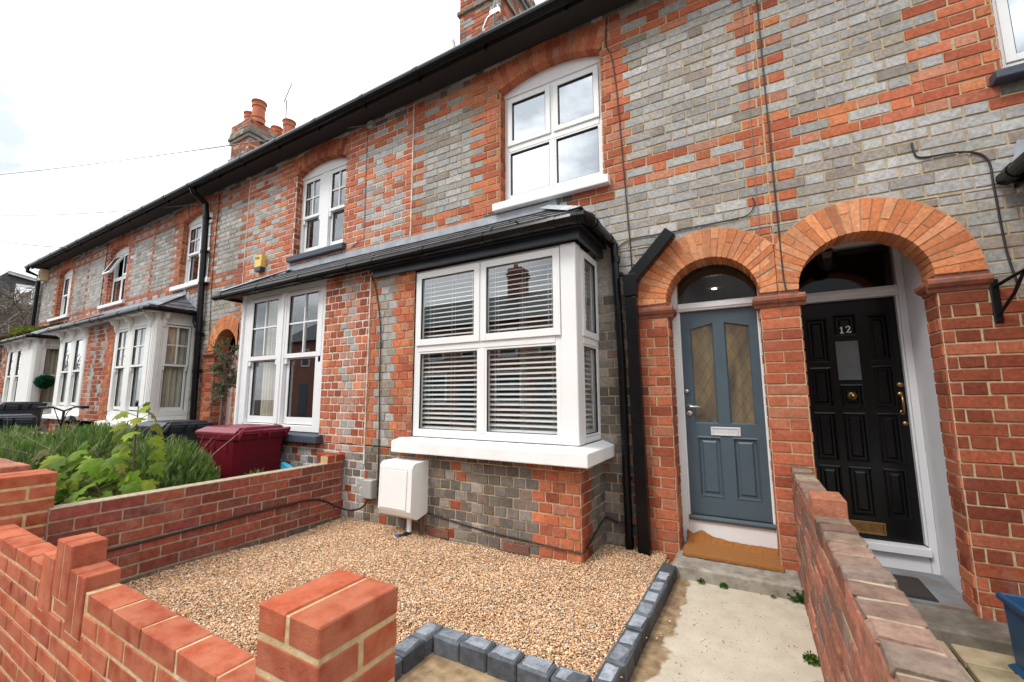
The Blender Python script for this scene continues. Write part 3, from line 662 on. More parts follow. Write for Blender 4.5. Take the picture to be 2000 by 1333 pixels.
sillbox(H['e'], PF, -17.0, -15.45, 3.38, 3.48, -.10, .06, MAT['sill'])
wa, wb = WIN_UP['t']; P = front(.10)
window(H['t'], P, wa+.003, wb-.003, 3.41, 4.68, .06, [dict(r=(wa+.06, 2.05, 3.47, 4.62), w=.05, d=.01), dict(r=(2.1, wb-.06, 3.47, 4.62), w=.05, d=.01)], MAT['whitep'], MAT['glassup'], bars=[(2.05, 2.1, 3.47, 4.62, -.06, .006)])
sillbox(H['t'], PF, 1.465, 2.73, 3.275, 3.36, -.10, .10, MAT['grsill'])

# --- ground-floor projecting bays
def leanto(root, xa, xb, xta, xtb, ztop, zeave, yeave, hipR=None, hipL=None, rows=4):
    """slate lean-to over a projecting bay; eave line xa..xb at yeave, top line xta..xtb on the wall"""
    mb = MB()
    def strip(A, B, C, D, width):      # A,B eave ends, C,D top ends (below A,B)
        A, B, C, D = map(Vector, (A, B, C, D))
        nrm = (B-A).cross(C-A).normalized()
        if nrm.z < 0: nrm = -nrm
        for r in range(rows):
            t0, t1 = r/rows, (r+1.25)/rows
            if t1 > 1: t1 = 1
            l0, l1 = A+(C-A)*t0, B+(D-B)*t0; h0, h1 = A+(C-A)*t1, B+(D-B)*t1
            n = max(1, int(round((l1-l0).length/width)))
            for i in range(n):
                f0, f1 = i/n, (i+1)/n-.008
                if (l1-l0).length < .02: continue
                g = .11+random.uniform(-.025, .025); cc = (g, g*.99, g*1.03)
                p, q, s_, t = l0+(l1-l0)*f0, l0+(l1-l0)*f1, h0+(h1-h0)*f1, h0+(h1-h0)*f0
                up_ = nrm*.016
                mb.add([p+up_, q+up_, s_+nrm*.003, t+nrm*.003, p+nrm*.004, q+nrm*.004], [(0, 1, 2, 3), (4, 5, 1, 0)], cc)
    strip((xa, yeave, zeave), (xb, yeave, zeave), (xta, 0, ztop), (xtb, 0, ztop), .27)
    if hipR is not None: strip((xb, yeave, zeave), (xb, -.0, zeave), (xtb, 0, ztop), (xtb, 0, ztop), .27)
    if hipL is not None: strip((xa, -.0, zeave), (xa, yeave, zeave), (xta, 0, ztop), (xta, 0, ztop), .27)
    o = mb.build('bay_roof', MAT['slate'], root)
    ld = MB()
    sl = (ztop-zeave)/(-yeave)
    ld.add([(xta, -.012, ztop-.006), (xtb, -.012, ztop-.006), (xtb, -.012, ztop+.085), (xta, -.012, ztop+.085), (xta, -.17, ztop-.17*sl+.022), (xtb, -.17, ztop-.17*sl+.022)], [(0, 1, 2, 3), (4, 5, 1, 0)])
    for (xe, xt, on) in ((xb, xtb, hipR), (xa, xta, hipL)):
        if on is None: continue
        A = Vector((xe, yeave, zeave+.02)); T = Vector((xt, -.01, ztop+.03)); sx_ = 1 if xe > xt else -1
        ld.add([A+Vector((-sx_*.12, .0, .012)), A+Vector((0, .12, .012)), T+Vector((sx_*.09, 0, -.01)), T+Vector((-sx_*.10, -.03, .0)), A+Vector((0, 0, .02)), T+Vector((0, -.01, .02))], [(0, 4, 5, 3), (4, 1, 2, 5)])
        # stepped flashing up the wall beside the hip slope
        nst = 5
        for i in range(nst):
            t0, t1 = i/nst, (i+1)/nst
            xa_, xb_ = xe+(xt-xe)*t0, xe+(xt-xe)*t1; za_, zb_ = zeave+(ztop-zeave)*t0, zeave+(ztop-zeave)*t1
            ld.add([(xa_, -.011, za_), (xb_, -.011, zb_), (xb_, -.011, zb_+.13), (xb_+(xa_-xb_)*.55, -.011, zb_+.13)], [(0, 1, 2, 3)])
    ld.build('lead_flashing', MAT['lead'], o)
    return o
def baygutter(root, pts, zg, name='bay_gutter'):
    mb = MB(); mb.tube([(x, y, zg) for x, y in pts], .046, 12)
    for (a, b) in zip(pts[:-1], pts[1:]):
        A, B = Vector((*a, zg)), Vector((*b, zg)); n = max(1, int((B-A).length/.75)); d = (B-A).normalized()
        for i in range(n+1):
            p = A+(B-A)*((i+.25)/(n+.5)); mb.tube([p-d*.028, p+d*.028], .0515, 12)
    return mb.build(name, MAT['black'], root)
YB = -.58
# ours : brick front, white corner window
wx0, wx1, wz0, wz1 = -2.895, -1.18, .925, 2.56
def baycol(flip):
    def f(u, z, i, kind):
        t = .056 if i % 2 else 0
        if flip:      # B
            if z < .70: return pick(GREY if random.random() < .55 else DARK if random.random() < .6 else DEEP)
            if u < -4.28+.32+t: return pick(RED if random.random() < .75 else DEEP)
            if u > -3.52-.22: return pick(DEEP if random.random() < .5 else RED)
            return pick(GREY if random.random() < .5 else PINK)
        if u > -1.18-.30-t and z < .80: return pick(RED if random.random() < .6 else DEEP)
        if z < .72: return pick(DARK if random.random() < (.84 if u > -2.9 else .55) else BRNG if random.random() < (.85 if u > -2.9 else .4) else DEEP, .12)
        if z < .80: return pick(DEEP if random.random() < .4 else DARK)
        if u > -2.89-.26-t: return pick(RED)
        if u > -3.40: return pick(GREY if random.random() < .75 else BRNG)
        return pick(RED)
    return f
mb = MB(); co = baycol(False)
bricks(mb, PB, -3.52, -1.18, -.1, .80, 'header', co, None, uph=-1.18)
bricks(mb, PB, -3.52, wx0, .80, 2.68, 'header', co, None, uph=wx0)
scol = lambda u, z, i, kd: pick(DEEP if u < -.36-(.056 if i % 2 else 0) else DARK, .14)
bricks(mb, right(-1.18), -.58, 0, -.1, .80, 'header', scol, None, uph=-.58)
mb.box(-2.89, -1.19, -.57, -.45, .70, .80, (1, 1, 1), 1)
mb.build('bay_wall', [MAT['brick'], MAT['mort']], H['o'])
PW = front(YB+.015)
cx = 1.18
bw = window(H['o'], PW, wx0, -1.315, wz0, wz1, .055,
    [dict(r=(-2.865, -2.108, 1.80, 2.535), w=.062, d=.022, n='casement'), dict(r=(-2.098, -1.318, 1.80, 2.535), w=.062, d=.022, n='casement'),
     dict(r=(wx0+.055, -2.125, wz0+.055, 1.74), w=.02, d=0, n='fixed_light'), dict(r=(-2.06, -1.335, wz0+.055, 1.74), w=.02, d=0, n='fixed_light')],
    MAT['white'], MAT['glass'], bars=[(wx0+.055, -1.37, 1.74, 1.80, -.06, .006), (-2.125, -2.06, wz0+.055, 1.74, -.06, .004), (-2.125, -2.075, 1.80, wz1-.055, -.06, .004), (-1.369, -1.335, wz0+.056, 1.74, -.06, .002)])
mb = MB(); mb.box(-1.314, -1.18, YB, YB+.13, wz0, wz1); mb.build('corner_post', MAT['white'], H['o'], bevel=.01)
PS = right(-1.18-.012)
window(H['o'], PS, -.449, -.003, wz0, wz1, .045,
    [dict(r=(-.43, -.03, 1.80, 2.535), w=.055, d=.018, n='casement'), dict(r=(-.405, -.045, wz0+.05, 1.74), w=.018, d=0, n='fixed_light')],
    MAT['white'], MAT['glass'], bars=[(-.404, -.048, 1.74, 1.80, -.06, .006)])
sl = MB()
zs0, zs1 = .785, .922
sl.add([(-3.04, -.70, zs0), (-1.075, -.70, zs0), (-1.075, -.005, zs0), (-3.04, -.60, zs0), (-3.04, -.70, zs1-.035), (-1.075, -.70, zs1-.035), (-1.075, -.005, zs1-.035),
        (-2.9, -.58, zs1), (-1.18, -.58, zs1), (-1.18, -.005, zs1), (-3.04, -.591, zs1-.01), (-3.04, -.591, zs0)],
       [(0, 3, 2, 1), (0, 1, 5, 4), (1, 2, 6, 5), (4, 5, 8, 7), (5, 6, 9, 8), (4, 7, 10), (0, 4, 10, 11)])
sl.build('bay_sill', MAT['sill'], H['o'], bevel=.007)
leanto(H['o'], -3.52, -1.06, -3.52, -1.66, 3.165, 2.735, -.73, hipR=1)
fa = MB(); fa.box(-3.52, -1.085, -.665, -.645, 2.65, 2.722); fa.box(-1.105, -1.085, -.644, -.005, 2.65, 2.722); fa.box(-3.45, -1.12, -.635, -.60, 2.565, 2.652); fa.box(-1.155, -1.12, -.599, -.005, 2.565, 2.652)
fa.build('fascia', MAT['fascia'], H['o'], bevel=.003)
sf = MB(); sf.box(-3.52, -1.106, -.644, -.005, 2.656, 2.665); sf.build('bay_soffit', MAT['soffit'], H['o'])
baygutter(H['o'], [(-3.52, -.73), (-1.13, -.73), (-1.06, -.715), (-1.03, -.64), (-1.03, -.03)], 2.692)
ab = MB()
for (x0, x1) in ((-2.66, -2.42), (-1.86, -1.62)):
    ab.box(x0, x1, -.594, -.57, .055, .125)
abo = []
for (x0, x1) in ((-2.66, -2.42), (-1.86, -1.62)):
    a = MB(); a.box(x0, x1, -.594, -.57, .062, .128)
    for i in range(9):
        for j_ in range(3): a.lathe((x0+.02+i*.025+(j_ % 2)*.01, -.5955, .078+j_*.018), [(.0065, 0), (.0065, .0012)], 6, 'y', mi=1)
    a.build('air_brick', [MAT['impost'], MAT['room']], H['o'])
# B : brick and a pair of sashes
mb = MB(); co = baycol(True)
bricks(mb, PB, -6.05, -3.52, -.1, .80, 'header', co, None, uph=-3.52, j=.0145)
bricks(mb, PB, -4.28, -3.52, .80, 2.68, 'header', co, None, uph=-3.52, j=.0145)
bricks(mb, left(-6.06), -.58, 0, -.1, 2.68, 'header', lambda u, z, i, kd: pick(RED if random.random() < .6 else GREY), None)
mb.build('bay_wall', [MAT['brickw'], MAT['mortw']], H['b'])
PW = front(YB+.02)
window(H['b'], PW, -6.05, -4.285, .90, 2.70, .16, sashpair(-5.85, -5.19, .98, 1.80, 2.62, w=.055)+sashpair(-5.05, -4.345, .98, 1.80, 2.62, w=.055), MAT['whitep'], MAT['glass'],
       bars=[(-5.89, -5.85, .97, 2.63, -.06, .006), (-5.19, -5.05, .97, 2.63, -.06, .012), (-4.445+.10, -4.445, .98, 2.62, -.06, 0) if False else (-5.15, -5.09, .98, 2.62, -.06, .024)], fwb=.07, fwt=.07)
bm = MB(); bm.box(-6.05, -6.00, -.585, -.55, .9, 2.7); bm.build('corner_post', MAT['whitep'], H['b'], bevel=.006)
sillbox(H['b'], PB, -6.12, -4.20, .79, .895, -.05, .09, MAT['grsill'], 'bay_sill')
leanto(H['b'], -6.42, -3.52, -5.95, -3.52, 3.17, 2.735, -.73, hipL=1)
fa = MB(); fa.box(-6.40, -3.52, -.665, -.645, 2.66, 2.74); fa.box(-6.40, -6.38, -.644, -.005, 2.66, 2.74); fa.build('fascia', MAT['black'], H['b'])
sf = MB(); sf.box(-6.379, -3.52, -.644, -.005, 2.695, 2.705); sf.build('bay_soffit', MAT['soffit'], H['b'])
baygutter(H['b'], [(-6.50, -.73), (-3.52, -.73)], 2.692)
# C, D, E : timber bays
def corbel(mb, P, u, z, w_=.05):
    mb.prism(lambda q, zz, d: P(d, zz, q), [(0, z-.26), (.03, z-.24), (.05, z-.17), (.05, z-.13), (.10, z-.09), (.12, z-.04), (.15, z), (0, z)], u-w_/2, u+w_/2)
def timberbay(k, xa, xb, lights, post_r, ret, sash_bars, zsill=.99, zhead=2.60):
    root = H[k]; P = front(YB+.01)
    L_ = []
    bars = []
    for (a, b) in lights: L_ += sashpair(a, b, zsill+.09, 1.85, zhead-.06, w=.04, bars=sash_bars)
    us = [xa]+[q for ab_ in lights for q in ab_]+[xb]
    for i in range(0, len(us), 2): bars.append((max(us[i], xa+.0205), min(us[i+1], xb-.0205), zsill+.0705, zhead-.0505, -.06, .012))
    bars.append((xa+.0005, xb-.0005, zsill-.10, zsill-.0005, -.06, .004))
    def ex(mb):
        zc_ = 2.74
        for i, (a, b) in enumerate(zip(us[0::2], us[1::2])): corbel(mb, P, (a+b)/2, zc_, .05)
        mb.pbox(P, xa+.002, xb-.002, zhead+.002, zc_, -.05, -.004)
        for q in ((xb-.13, xb-.10), (xb-.07, xb-.045), (xb-.21, xb-.18)) if ret else ((xb-.10, xb-.08), (xb-.05, xb-.03)): mb.pbox(P, q[0], q[1], zsill+.09, zhead-.07, .012, .024)
    window(root, P, xa, xb, zsill, zhead, .02, L_, MAT['cream'], MAT['glass'], bars=bars, extra=ex, fwb=.07, fwt=.05)
    sillbox(root, PB, xa-.12, xb+(.10 if ret else .05), zsill-.20, zsill-.10, -.05, .11, MAT['sill'], 'bay_sill')
    if ret:
        PR = right(xb-.012)
        def ex2(mb):
            mb.pbox(PR, -.507, -.005, zhead+.002, 2.74, -.05, -.006); corbel(mb, PR, -.47, 2.74)
            mb.pbox(PR, -.507, -.005, zsill-.10, zsill-.002, -.05, -.004)
            mb.pbox(PR, -.495, -.475, zsill+.01, zhead-.01, -.02, .009)
        window(root, PR, -.507, -.005, zsill, zhead, .045, sashpair(-.44, -.07, zsill+.09, 1.85, zhead-.06, w=.035, bars=sash_bars), MAT['cream'], MAT['glass'], extra=ex2,
               bars=[(-.462, -.44, zsill+.09, zhead-.045, -.06, .004)], fwb=.09)
        sillbox(root, right(xb), -.58, -.005, zsill-.20, zsill-.10, -.05, .10, MAT['sill'], 'bay_return_sill')
    m2 = MB(); cf = lambda u, z, i, kd: pick(DEEP if random.random() < .55 else GREY if random.random() < .5 else RED)
    bricks(m2, PB, xa, xb, -.1, zsill-.20, 'header', cf, None)
    if ret: bricks(m2, right(xb), -.58, 0, -.1, zsill-.20, 'header', cf, None)
    return m2, cf
m2, cf = timberbay('c', -10.36, -8.66, [(-10.24, -9.77), (-9.56, -9.03)], .25, True, True)
bayc = lambda u, z, i, kd: pick(RED if abs(u+10.50) < .16+(.05 if i % 2 else 0) or u > -10.4 else GREY if random.random() < .6 else DEEP)
bricks(m2, PB, -10.77, -10.36, .79, 2.72, 'header', bayc, None)
m2.build('bay_wall', [MAT['brick'], MAT['mort']], H['c'])
m2, cf = timberbay('d', -13.40, -11.72, [(-13.14, -12.66), (-12.45, -11.98)], .2, False, False, zsill=1.05)
bricks(m2, PB, -11.72, -10.77, .85, 2.72, 'header', lambda u, z, i, kd: pick(RED if u < -11.45 else GREY if (u < -11.2 or u > -10.95) and random.random() < .7 else DEEP), None)
bricks(m2, left(-13.40), -.58, 0, -.1, 2.72, 'header', cf, None)
m2.build('bay_wall', [MAT['brick'], MAT['mortw']], H['d'])
m2, cf = timberbay('e', -17.50, -15.10, [(-17.36, -16.98), (-16.65, -16.25)], .3, True, False, zsill=1.05)
bricks(m2, PB, -18.08, -17.50, .85, 2.72, 'header', cf, None); m2.build('bay_wall', [MAT['brick'], MAT['mort']], H['e'])
leanto(H['c'], -10.77, -8.54, -10.77, -9.25, 3.20, 2.80, -.75, hipR=1)
leanto(H['d'], -13.55, -10.77, -13.1, -10.77, 3.20, 2.80, -.75, hipL=1)
rf = leanto(H['e'], -18.08, -14.95, -18.08, -15.7, 3.20, 2.80, -.75, hipR=1)
for k, pts in (('c', [(-10.77, -.76), (-8.60, -.76), (-8.52, -.73), (-8.50, -.66), (-8.50, -.06)]), ('d', [(-13.6, -.76), (-10.77, -.76)]), ('e', [(-18.08, -.76), (-15.0, -.76), (-14.92, -.70), (-14.92, -.05)])):
    baygutter(H[k], pts, 2.775)
    sf = MB(); xs = [p[0] for p in pts]; sf.box(min(xs)+.02, max(xs)-.10, -.70, -.004, 2.742, 2.752); sf.build('bay_soffit', MAT['cream'], H[k])

# --- entrances: arches, piers, imposts, doors
def entrance_arch(k, uc, R, Ro, lim):
    mb = MB(); arch(mb, PF, uc, 2.085, R, Ro, 0, math.pi, 27, [(.64, .225, .090), (.68, .265, .115), (.60, .20, .078), (.70, .30, .145), (.62, .24, .115)], depth=.225, ulim=lim)
    return mb.build('door_arch', [MAT['brick'], MAT['mort']], H[k])
entrance_arch('o', -.245, .345, .585, (-2, .213))
entrance_arch('t', .717, .369, .609, (.217, 3))
entrance_arch('c', -7.60, .345, .585, (-9, -7.23))
def impost(root, P, u0, u1):
    mb = MB()
    prof = [(0.0, 1.965), (.012, 1.968), (.018, 1.99), (.036, 2.0), (.05, 2.022), (.05, 2.045), (.036, 2.058), (0, 2.062)]
    poly = prof
    mb.prism(lambda q, zz, d: P(d, zz, q), poly, u0, u1)
    return mb
for (k, u0, u1, arL, arR) in (('o', -.845, -.585, False, True), ('t', 1.088, 1.34, True, False), ('c', -8.25, -7.94, False, True)):
    mb = impost(H[k], PF, u0, u1+.05 if arR else u1) if arR else impost(H[k], PF, u0-.05, u1)
    if arR: mb2 = impost(H[k], right(u1), 0, .22)
    else: mb2 = impost(H[k], left(u0), 0, .22)
    mb.add(mb2.v, mb2.f); mb.box(u0 if arR else u0+.0, u1, -.008, .2, 2.062, 2.09)
    mb.build('impost', MAT['impost'], H[k], bevel=.004)
mb = impost(H['o'], PF, .055, .215); m2 = impost(H['o'], left(.095), 0, .22); mb.add(m2.v, m2.f); mb.box(.097, .215, -.008, .2, 2.062, 2.09); mb.build('impost', MAT['impost'], H['o'], bevel=.004)
mb = impost(H['t'], PF, .215, .385); m2 = impost(H['t'], right(.345), 0, .22); mb.add(m2.v, m2.f); mb.box(.215, .343, -.008, .2, 2.062, 2.09); mb.build('impost', MAT['impost'], H['t'], bevel=.004)
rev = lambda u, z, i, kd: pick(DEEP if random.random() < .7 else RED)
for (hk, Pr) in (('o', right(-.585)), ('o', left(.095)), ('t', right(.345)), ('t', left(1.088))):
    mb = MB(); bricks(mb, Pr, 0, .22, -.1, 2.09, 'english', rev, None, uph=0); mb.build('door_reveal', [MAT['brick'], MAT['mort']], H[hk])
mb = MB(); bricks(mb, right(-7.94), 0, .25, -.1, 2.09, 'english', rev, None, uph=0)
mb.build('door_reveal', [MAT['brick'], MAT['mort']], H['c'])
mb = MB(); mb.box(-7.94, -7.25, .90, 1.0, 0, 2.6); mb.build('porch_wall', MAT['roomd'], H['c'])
mb = MB(); mb.box(-8.0, -7.301, .26, .34, 0, 2.04); mb.build('door_frame', MAT['pinkp'], H['c'], bevel=.004)

# our blue door
P = front(.24)
fr = MB()
fr.pbox(P, -.60, -.535, .09, 2.50, -.09, 0); fr.pbox(P, .086, .14, .09, 2.50, -.09, 0)
fr.pbox(P, -.535, .086, 2.045, 2.115, -.09, .006); fr.pbox(P, -.535, .086, 2.062, 2.098, .006, .018); fr.pbox(P, -.535, .086, .09, .285, -.09, -.012)
fr.pbox(P, -.535, -.522, .285, 2.045, -.09, -.022); fr.pbox(P, .073, .086, .285, 2.045, -.09, -.022)
fr.build('door_frame', MAT['whitep'], H['o'], bevel=.004)
th = MB(); th.tube([(-.528, .245, .300), (.09, .245, .300)], .021, 10); th.build('weather_bar', MAT['bluedoor'], H['o'])
fl = MB()
fl.add([P(-.535, 2.115, -.04), P(.086, 2.115, -.04), P(.086, 2.5, -.04), P(-.535, 2.5, -.04)], [(0, 1, 2, 3)]); fl.build('fanlight', MAT['glassdk'], H['o'])
PD = front(.275)
dl, dr, db, dt = -.522, .073, .325, 2.045
def panel(mb, P, a, b, c, d, dep=.016, rise=.010, raised=True, topf=None):
    """recessed panel with moulding and a raised field; topf(u) gives a sloped top"""
    tf = topf or (lambda u: d)
    def quad(i, dd): return [P(a+i, c+i, dd), P(b-i, c+i, dd), P(b-i, tf(b)-i, dd), P(a+i, tf(a)-i, dd)]
    lv = [quad(0, 0), quad(.012, .004), quad(.020, -dep)]
    if raised: lv += [quad(.034, -dep), quad(.050, -dep+rise)]
    for A, B in zip(lv[:-1], lv[1:]):
        b0 = len(mb.v); mb.v += A+B
        for i in range(4): mb.f.append((b0+i, b0+(i+1) % 4, b0+4+(i+1) % 4, b0+4+i)); mb.c.append((1, 1, 1)); mb.m.append(0)
    mb.add(lv[-1], [(0, 1, 2, 3)])
def slab(mb, P, x0, x1, z0, z1, holes, thick=.04, topfs={}):
    """door face with rectangular openings: strips between the holes"""
    us = sorted({x0, x1, *[h[0] for h in holes], *[h[1] for h in holes]}); zs = sorted({z0, z1, *[h[2] for h in holes], *[h[3] for h in holes]})
    for i in range(len(us)-1):
        for j_ in range(len(zs)-1):
            a, b, c, d = us[i], us[i+1], zs[j_], zs[j_+1]
            if any(h[0]-1e-6 <= a and b <= h[1]+1e-6 and h[2]-1e-6 <= c and d <= h[3]+1e-6 for h in holes): continue
            mb.add([P(a, c, 0), P(b, c, 0), P(b, d, 0), P(a, d, 0)], [(0, 1, 2, 3)])
    mb.pbox(P, x0, x1, z0, z1, -thick, -thick+.002)
door = MB()
pl = [(-.44, -.25, .465, .965), (-.171, .017, .465, .965)]; gl = [(-.447, -.262, 1.07, 1.93), (-.176, .012, 1.07, 1.93)]
slab(door, PD, dl, dr, db, dt, pl+gl)
for q in pl: panel(door, PD, *q)
for (a, b, c, d) in gl:
    for (A, B) in ((0, .014),):
        for i, ((p0, q0), (p1, q1)) in enumerate((((a, c), (b, c)), ((b, c), (b, d)), ((b, d), (a, d)), ((a, d), (a, c)))):
            cxm, czm = (a+b)/2, (c+d)/2
            f = lambda u, z: (u+(.013 if u < cxm else -.013), z+(.013 if z < czm else -.013))
            u2, z2 = f(p0, q0); u3, z3 = f(p1, q1)
            door.add([PD(p0, q0, 0), PD(p1, q1, 0), PD(u3, z3, -.014), PD(u2, z2, -.014)], [(0, 1, 2, 3)])
# curved top corners of the glazed openings
door.prism(PD, [(-.447, 1.931), (-.447, 1.885), (-.262, 1.931)], -.013, .0005); door.prism(PD, [(.012, 1.931), (.012, 1.885), (-.176, 1.931)], -.013, .0005)
do = door.build('door', MAT['bluedoor'], H['o'])
pn = MB()
for (a, b, c, d) in gl: pn.add([PD(a, c, -.013), PD(b, c, -.013), PD(b, d, -.013), PD(a, d, -.013)], [(0, 1, 2, 3)])
def leadedglass():
    m, t, b = newmat('leaded_textured_glass'); N = t.nodes; K = t.links
    tcn = N.new('ShaderNodeTexCoord'); n = N.new('ShaderNodeTexNoise'); n.inputs['Scale'].default_value = 2.2; n.inputs['Distortion'].default_value = .8
    mpn = N.new('ShaderNodeMapping'); mpn.inputs['Scale'].default_value = (3, 1, .8); K.new(tcn.outputs['Object'], mpn.inputs[0]); K.new(mpn.outputs[0], n.inputs['Vector'])
    r = N.new('ShaderNodeValToRGB'); e = r.color_ramp.elements; e[0].position = .35; e[0].color = (.08, .066, .055, 1); e[1].position = .75; e[1].color = (.27, .205, .105, 1)
    K.new(n.outputs['Fac'], r.inputs[0]); K.new(r.outputs[0], b.inputs['Base Color']); b.inputs['Roughness'].default_value = .12
    n2 = N.new('ShaderNodeTexNoise'); n2.inputs['Scale'].default_value = 28; bu = N.new('ShaderNodeBump'); bu.inputs['Strength'].default_value = .25; bu.inputs['Distance'].default_value = .01
    K.new(tcn.outputs['Object'], n2.inputs['Vector']); K.new(n2.outputs['Fac'], bu.inputs['Height']); K.new(bu.outputs[0], b.inputs['Normal'])
    return m
pn.build('leaded_pane', leadedglass(), do)
ldm = MB()
for (a, b, c, d) in gl:
    sp, slp = .088, 1.75
    for sg in (1, -1):
        s0 = -30
        for q in range(-30, 40):
            # line z = c + q*sp*slp/1 + sg*slp*(u-a) clipped to the opening
            z_a = c+q*sp*slp*.93; pts = []
            u_lo, u_hi = a+.013, b-.013
            za_, zb_ = z_a+sg*slp*(u_lo-a), z_a+sg*slp*(u_hi-a)
            p0, p1 = (u_lo, za_), (u_hi, zb_)
            lo, hi = c+.014, d-.05
            def clip(p0, p1):
                (x0, y0), (x1, y1) = p0, p1
                t0, t1 = 0, 1
                dy = y1-y0
                if abs(dy) < 1e-9: return None
                ta, tb = (lo-y0)/dy, (hi-y0)/dy
                if ta > tb: ta, tb = tb, ta
                t0, t1 = max(0, ta), min(1, tb)
                if t0 >= t1: return None
                return (x0+(x1-x0)*t0, y0+dy*t0), (x0+(x1-x0)*t1, y0+dy*t1)
            r_ = clip(p0, p1)
            if r_: ldm.tube([PD(*r_[0], -.0115), PD(*r_[1], -.0115)], .0019, 4)
ldm.build('lead_came', mat('lead_came', (.16, .155, .14), .5), do)
mbx = MB(); mbx.ring(PD, -.327, -.105, .975, 1.045, .018, 0, .010, .014, .014); mbx.pbox(PD, -.308, -.124, .99, 1.03, 0, .006); mbx.build('letterbox', MAT['mail'], do, bevel=.002)
hd = MB(); hd.lathe((-.497, .275-.0, 1.345), [(.019, 0), (.020, -.012), (.014, -.022), (.004, -.026)], 16, 'y'); hd.build('latch', MAT['steel'], do, smooth=True)
hd = MB(); hd.lathe((-.487, .275, 1.213), [(.024, 0), (.024, -.008), (.010, -.010), (.010, -.045)], 18, 'y'); hd.tube([(-.487, .23, 1.213), (-.47, .226, 1.213), (-.385, .228, 1.212)], [.009, .0095, .008], 10)
hd.lathe((-.487, .275, 1.155), [(.024, 0), (.024, -.008), (.006, -.009)], 18, 'y'); hd.build('handle', MAT['steel'], do, smooth=True)
# hall behind the fanlight, with its lit downlight
hl = MB(); room(hl, -2.2, .19, .34, 5.4, .1, 2.55); hl.build('hall', mat('hall_wall', (.42, .37, .31), .9), H['o'])
dlm = MB(); dlm.lathe((-.31, 1.66, 2.540), [(.026, 0), (.026, .006)], 16); dlo = dlm.build('downlight', MAT['bulb'], H['o'])
sp_d = bpy.data.lights.new('downlight_lamp', 'SPOT'); sp_d.energy = 10; sp_d.color = (1, .82, .6); sp_d.spot_size = math.radians(120); sp_d.shadow_soft_size = .03
sp_o = bpy.data.objects.new('downlight_lamp', sp_d); COL.objects.link(sp_o); sp_o.location = (-.31, 1.66, 2.52)

# number 12: deep white porch and black door
P = front(.66); PDK = front(.70)
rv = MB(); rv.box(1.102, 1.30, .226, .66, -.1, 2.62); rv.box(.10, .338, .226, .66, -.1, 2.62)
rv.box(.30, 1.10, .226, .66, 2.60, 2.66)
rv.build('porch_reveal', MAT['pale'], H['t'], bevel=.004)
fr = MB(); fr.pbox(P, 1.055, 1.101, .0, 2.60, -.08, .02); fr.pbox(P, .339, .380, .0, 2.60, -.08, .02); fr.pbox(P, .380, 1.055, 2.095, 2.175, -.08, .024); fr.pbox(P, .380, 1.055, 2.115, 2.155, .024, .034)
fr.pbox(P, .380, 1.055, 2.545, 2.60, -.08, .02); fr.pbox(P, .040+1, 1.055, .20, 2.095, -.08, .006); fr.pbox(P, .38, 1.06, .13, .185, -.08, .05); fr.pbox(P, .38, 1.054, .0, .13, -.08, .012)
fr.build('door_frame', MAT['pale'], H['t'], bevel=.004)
fl = MB(); fl.add([P(.38, 2.175, -.03), P(1.055, 2.175, -.03), P(1.055, 2.545, -.03), P(.38, 2.545, -.03)], [(0, 1, 2, 3)]); fl.build('fanlight', MAT['glassdk'], H['t'])
hl = MB(); room(hl, .3, 1.15, .76, 2.6, .1, 2.62); hl.build('hall', MAT['roomd'], H['t'])
d12 = MB(); x0, x1 = .385, 1.040
c1, c2, c3 = (.438, .588), (.633, .790), (.838, .955)
c3 = (.850, .988)
rows = [(1.58, 1.955), (1.205, 1.54), (.775, 1.165), (.36, .735)]
pans = []
for cc in (c1, c3):
    for r_ in rows: pans.append((*cc, *r_))
mid = [(.633, .785, 1.80, 1.975), (.633, .785, 1.205, 1.395), (.633, .785, .775, 1.165), (.633, .785, .36, .735)]
gw = (.633, .785, 1.43, 1.755)
slab(d12, PDK, x0, x1, .195, 2.093, pans+mid+[gw])
for q in pans+mid: panel(d12, PDK, *q, dep=.014, rise=.011)
d12o = d12.build('door', MAT['blackdoor'], H['t'])
pn = MB(); pn.add([PDK(gw[0], gw[2], -.008), PDK(gw[1], gw[2], -.008), PDK(gw[1], gw[3], -.008), PDK(gw[0], gw[3], -.008)], [(0, 1, 2, 3)])
pn.build('pane', mat('grey_obscured_glass', (.12, .13, .14), .10, var=.1, vs=10, spec=.9), d12o)
ks = MB(); ks.lathe((.709, .70+.003, 1.30), [(.034, 0), (.030, -.014), (.018, -.022), (.02, -.034), (.012, -.048), (.003, -.052)], 8, 'y'); ks.build('door_knob', MAT['brass'], d12o)
ks = MB(); ks.lathe((1.014, .70, 1.385), [(.021, 0), (.019, -.010), (.010, -.014), (.004, -.014)], 18, 'y'); ks.lathe((1.018, .70, 1.085), [(.017, 0), (.015, -.008), (.003, -.010)], 16, 'y'); ks.build('lock', MAT['brass'], d12o, smooth=True)
ks = MB(); ks.tube([(1.009, .70, 1.305), (1.009, .665, 1.30), (1.007, .648, 1.265), (1.007, .648, 1.215), (1.009, .665, 1.18), (1.009, .70, 1.175)], [.011, .008, .0075, .0075, .008, .011], 10)
ks.lathe((1.009, .70, 1.312), [(.017, 0), (.014, -.006), (.003, -.007)], 12, 'y'); ks.lathe((1.009, .70, 1.170), [(.017, 0), (.014, -.006), (.003, -.007)], 12, 'y'); ks.build('handle', MAT['brass'], d12o, smooth=True)
ks = MB(); ks.ring(PDK, .59, .83, .225, .318, .016, 0, .008, .014, .014); ks.pbox(PDK, .607, .813, .240, .303, 0, .004); ks.build('letterbox', MAT['brass'], d12o, bevel=.002)
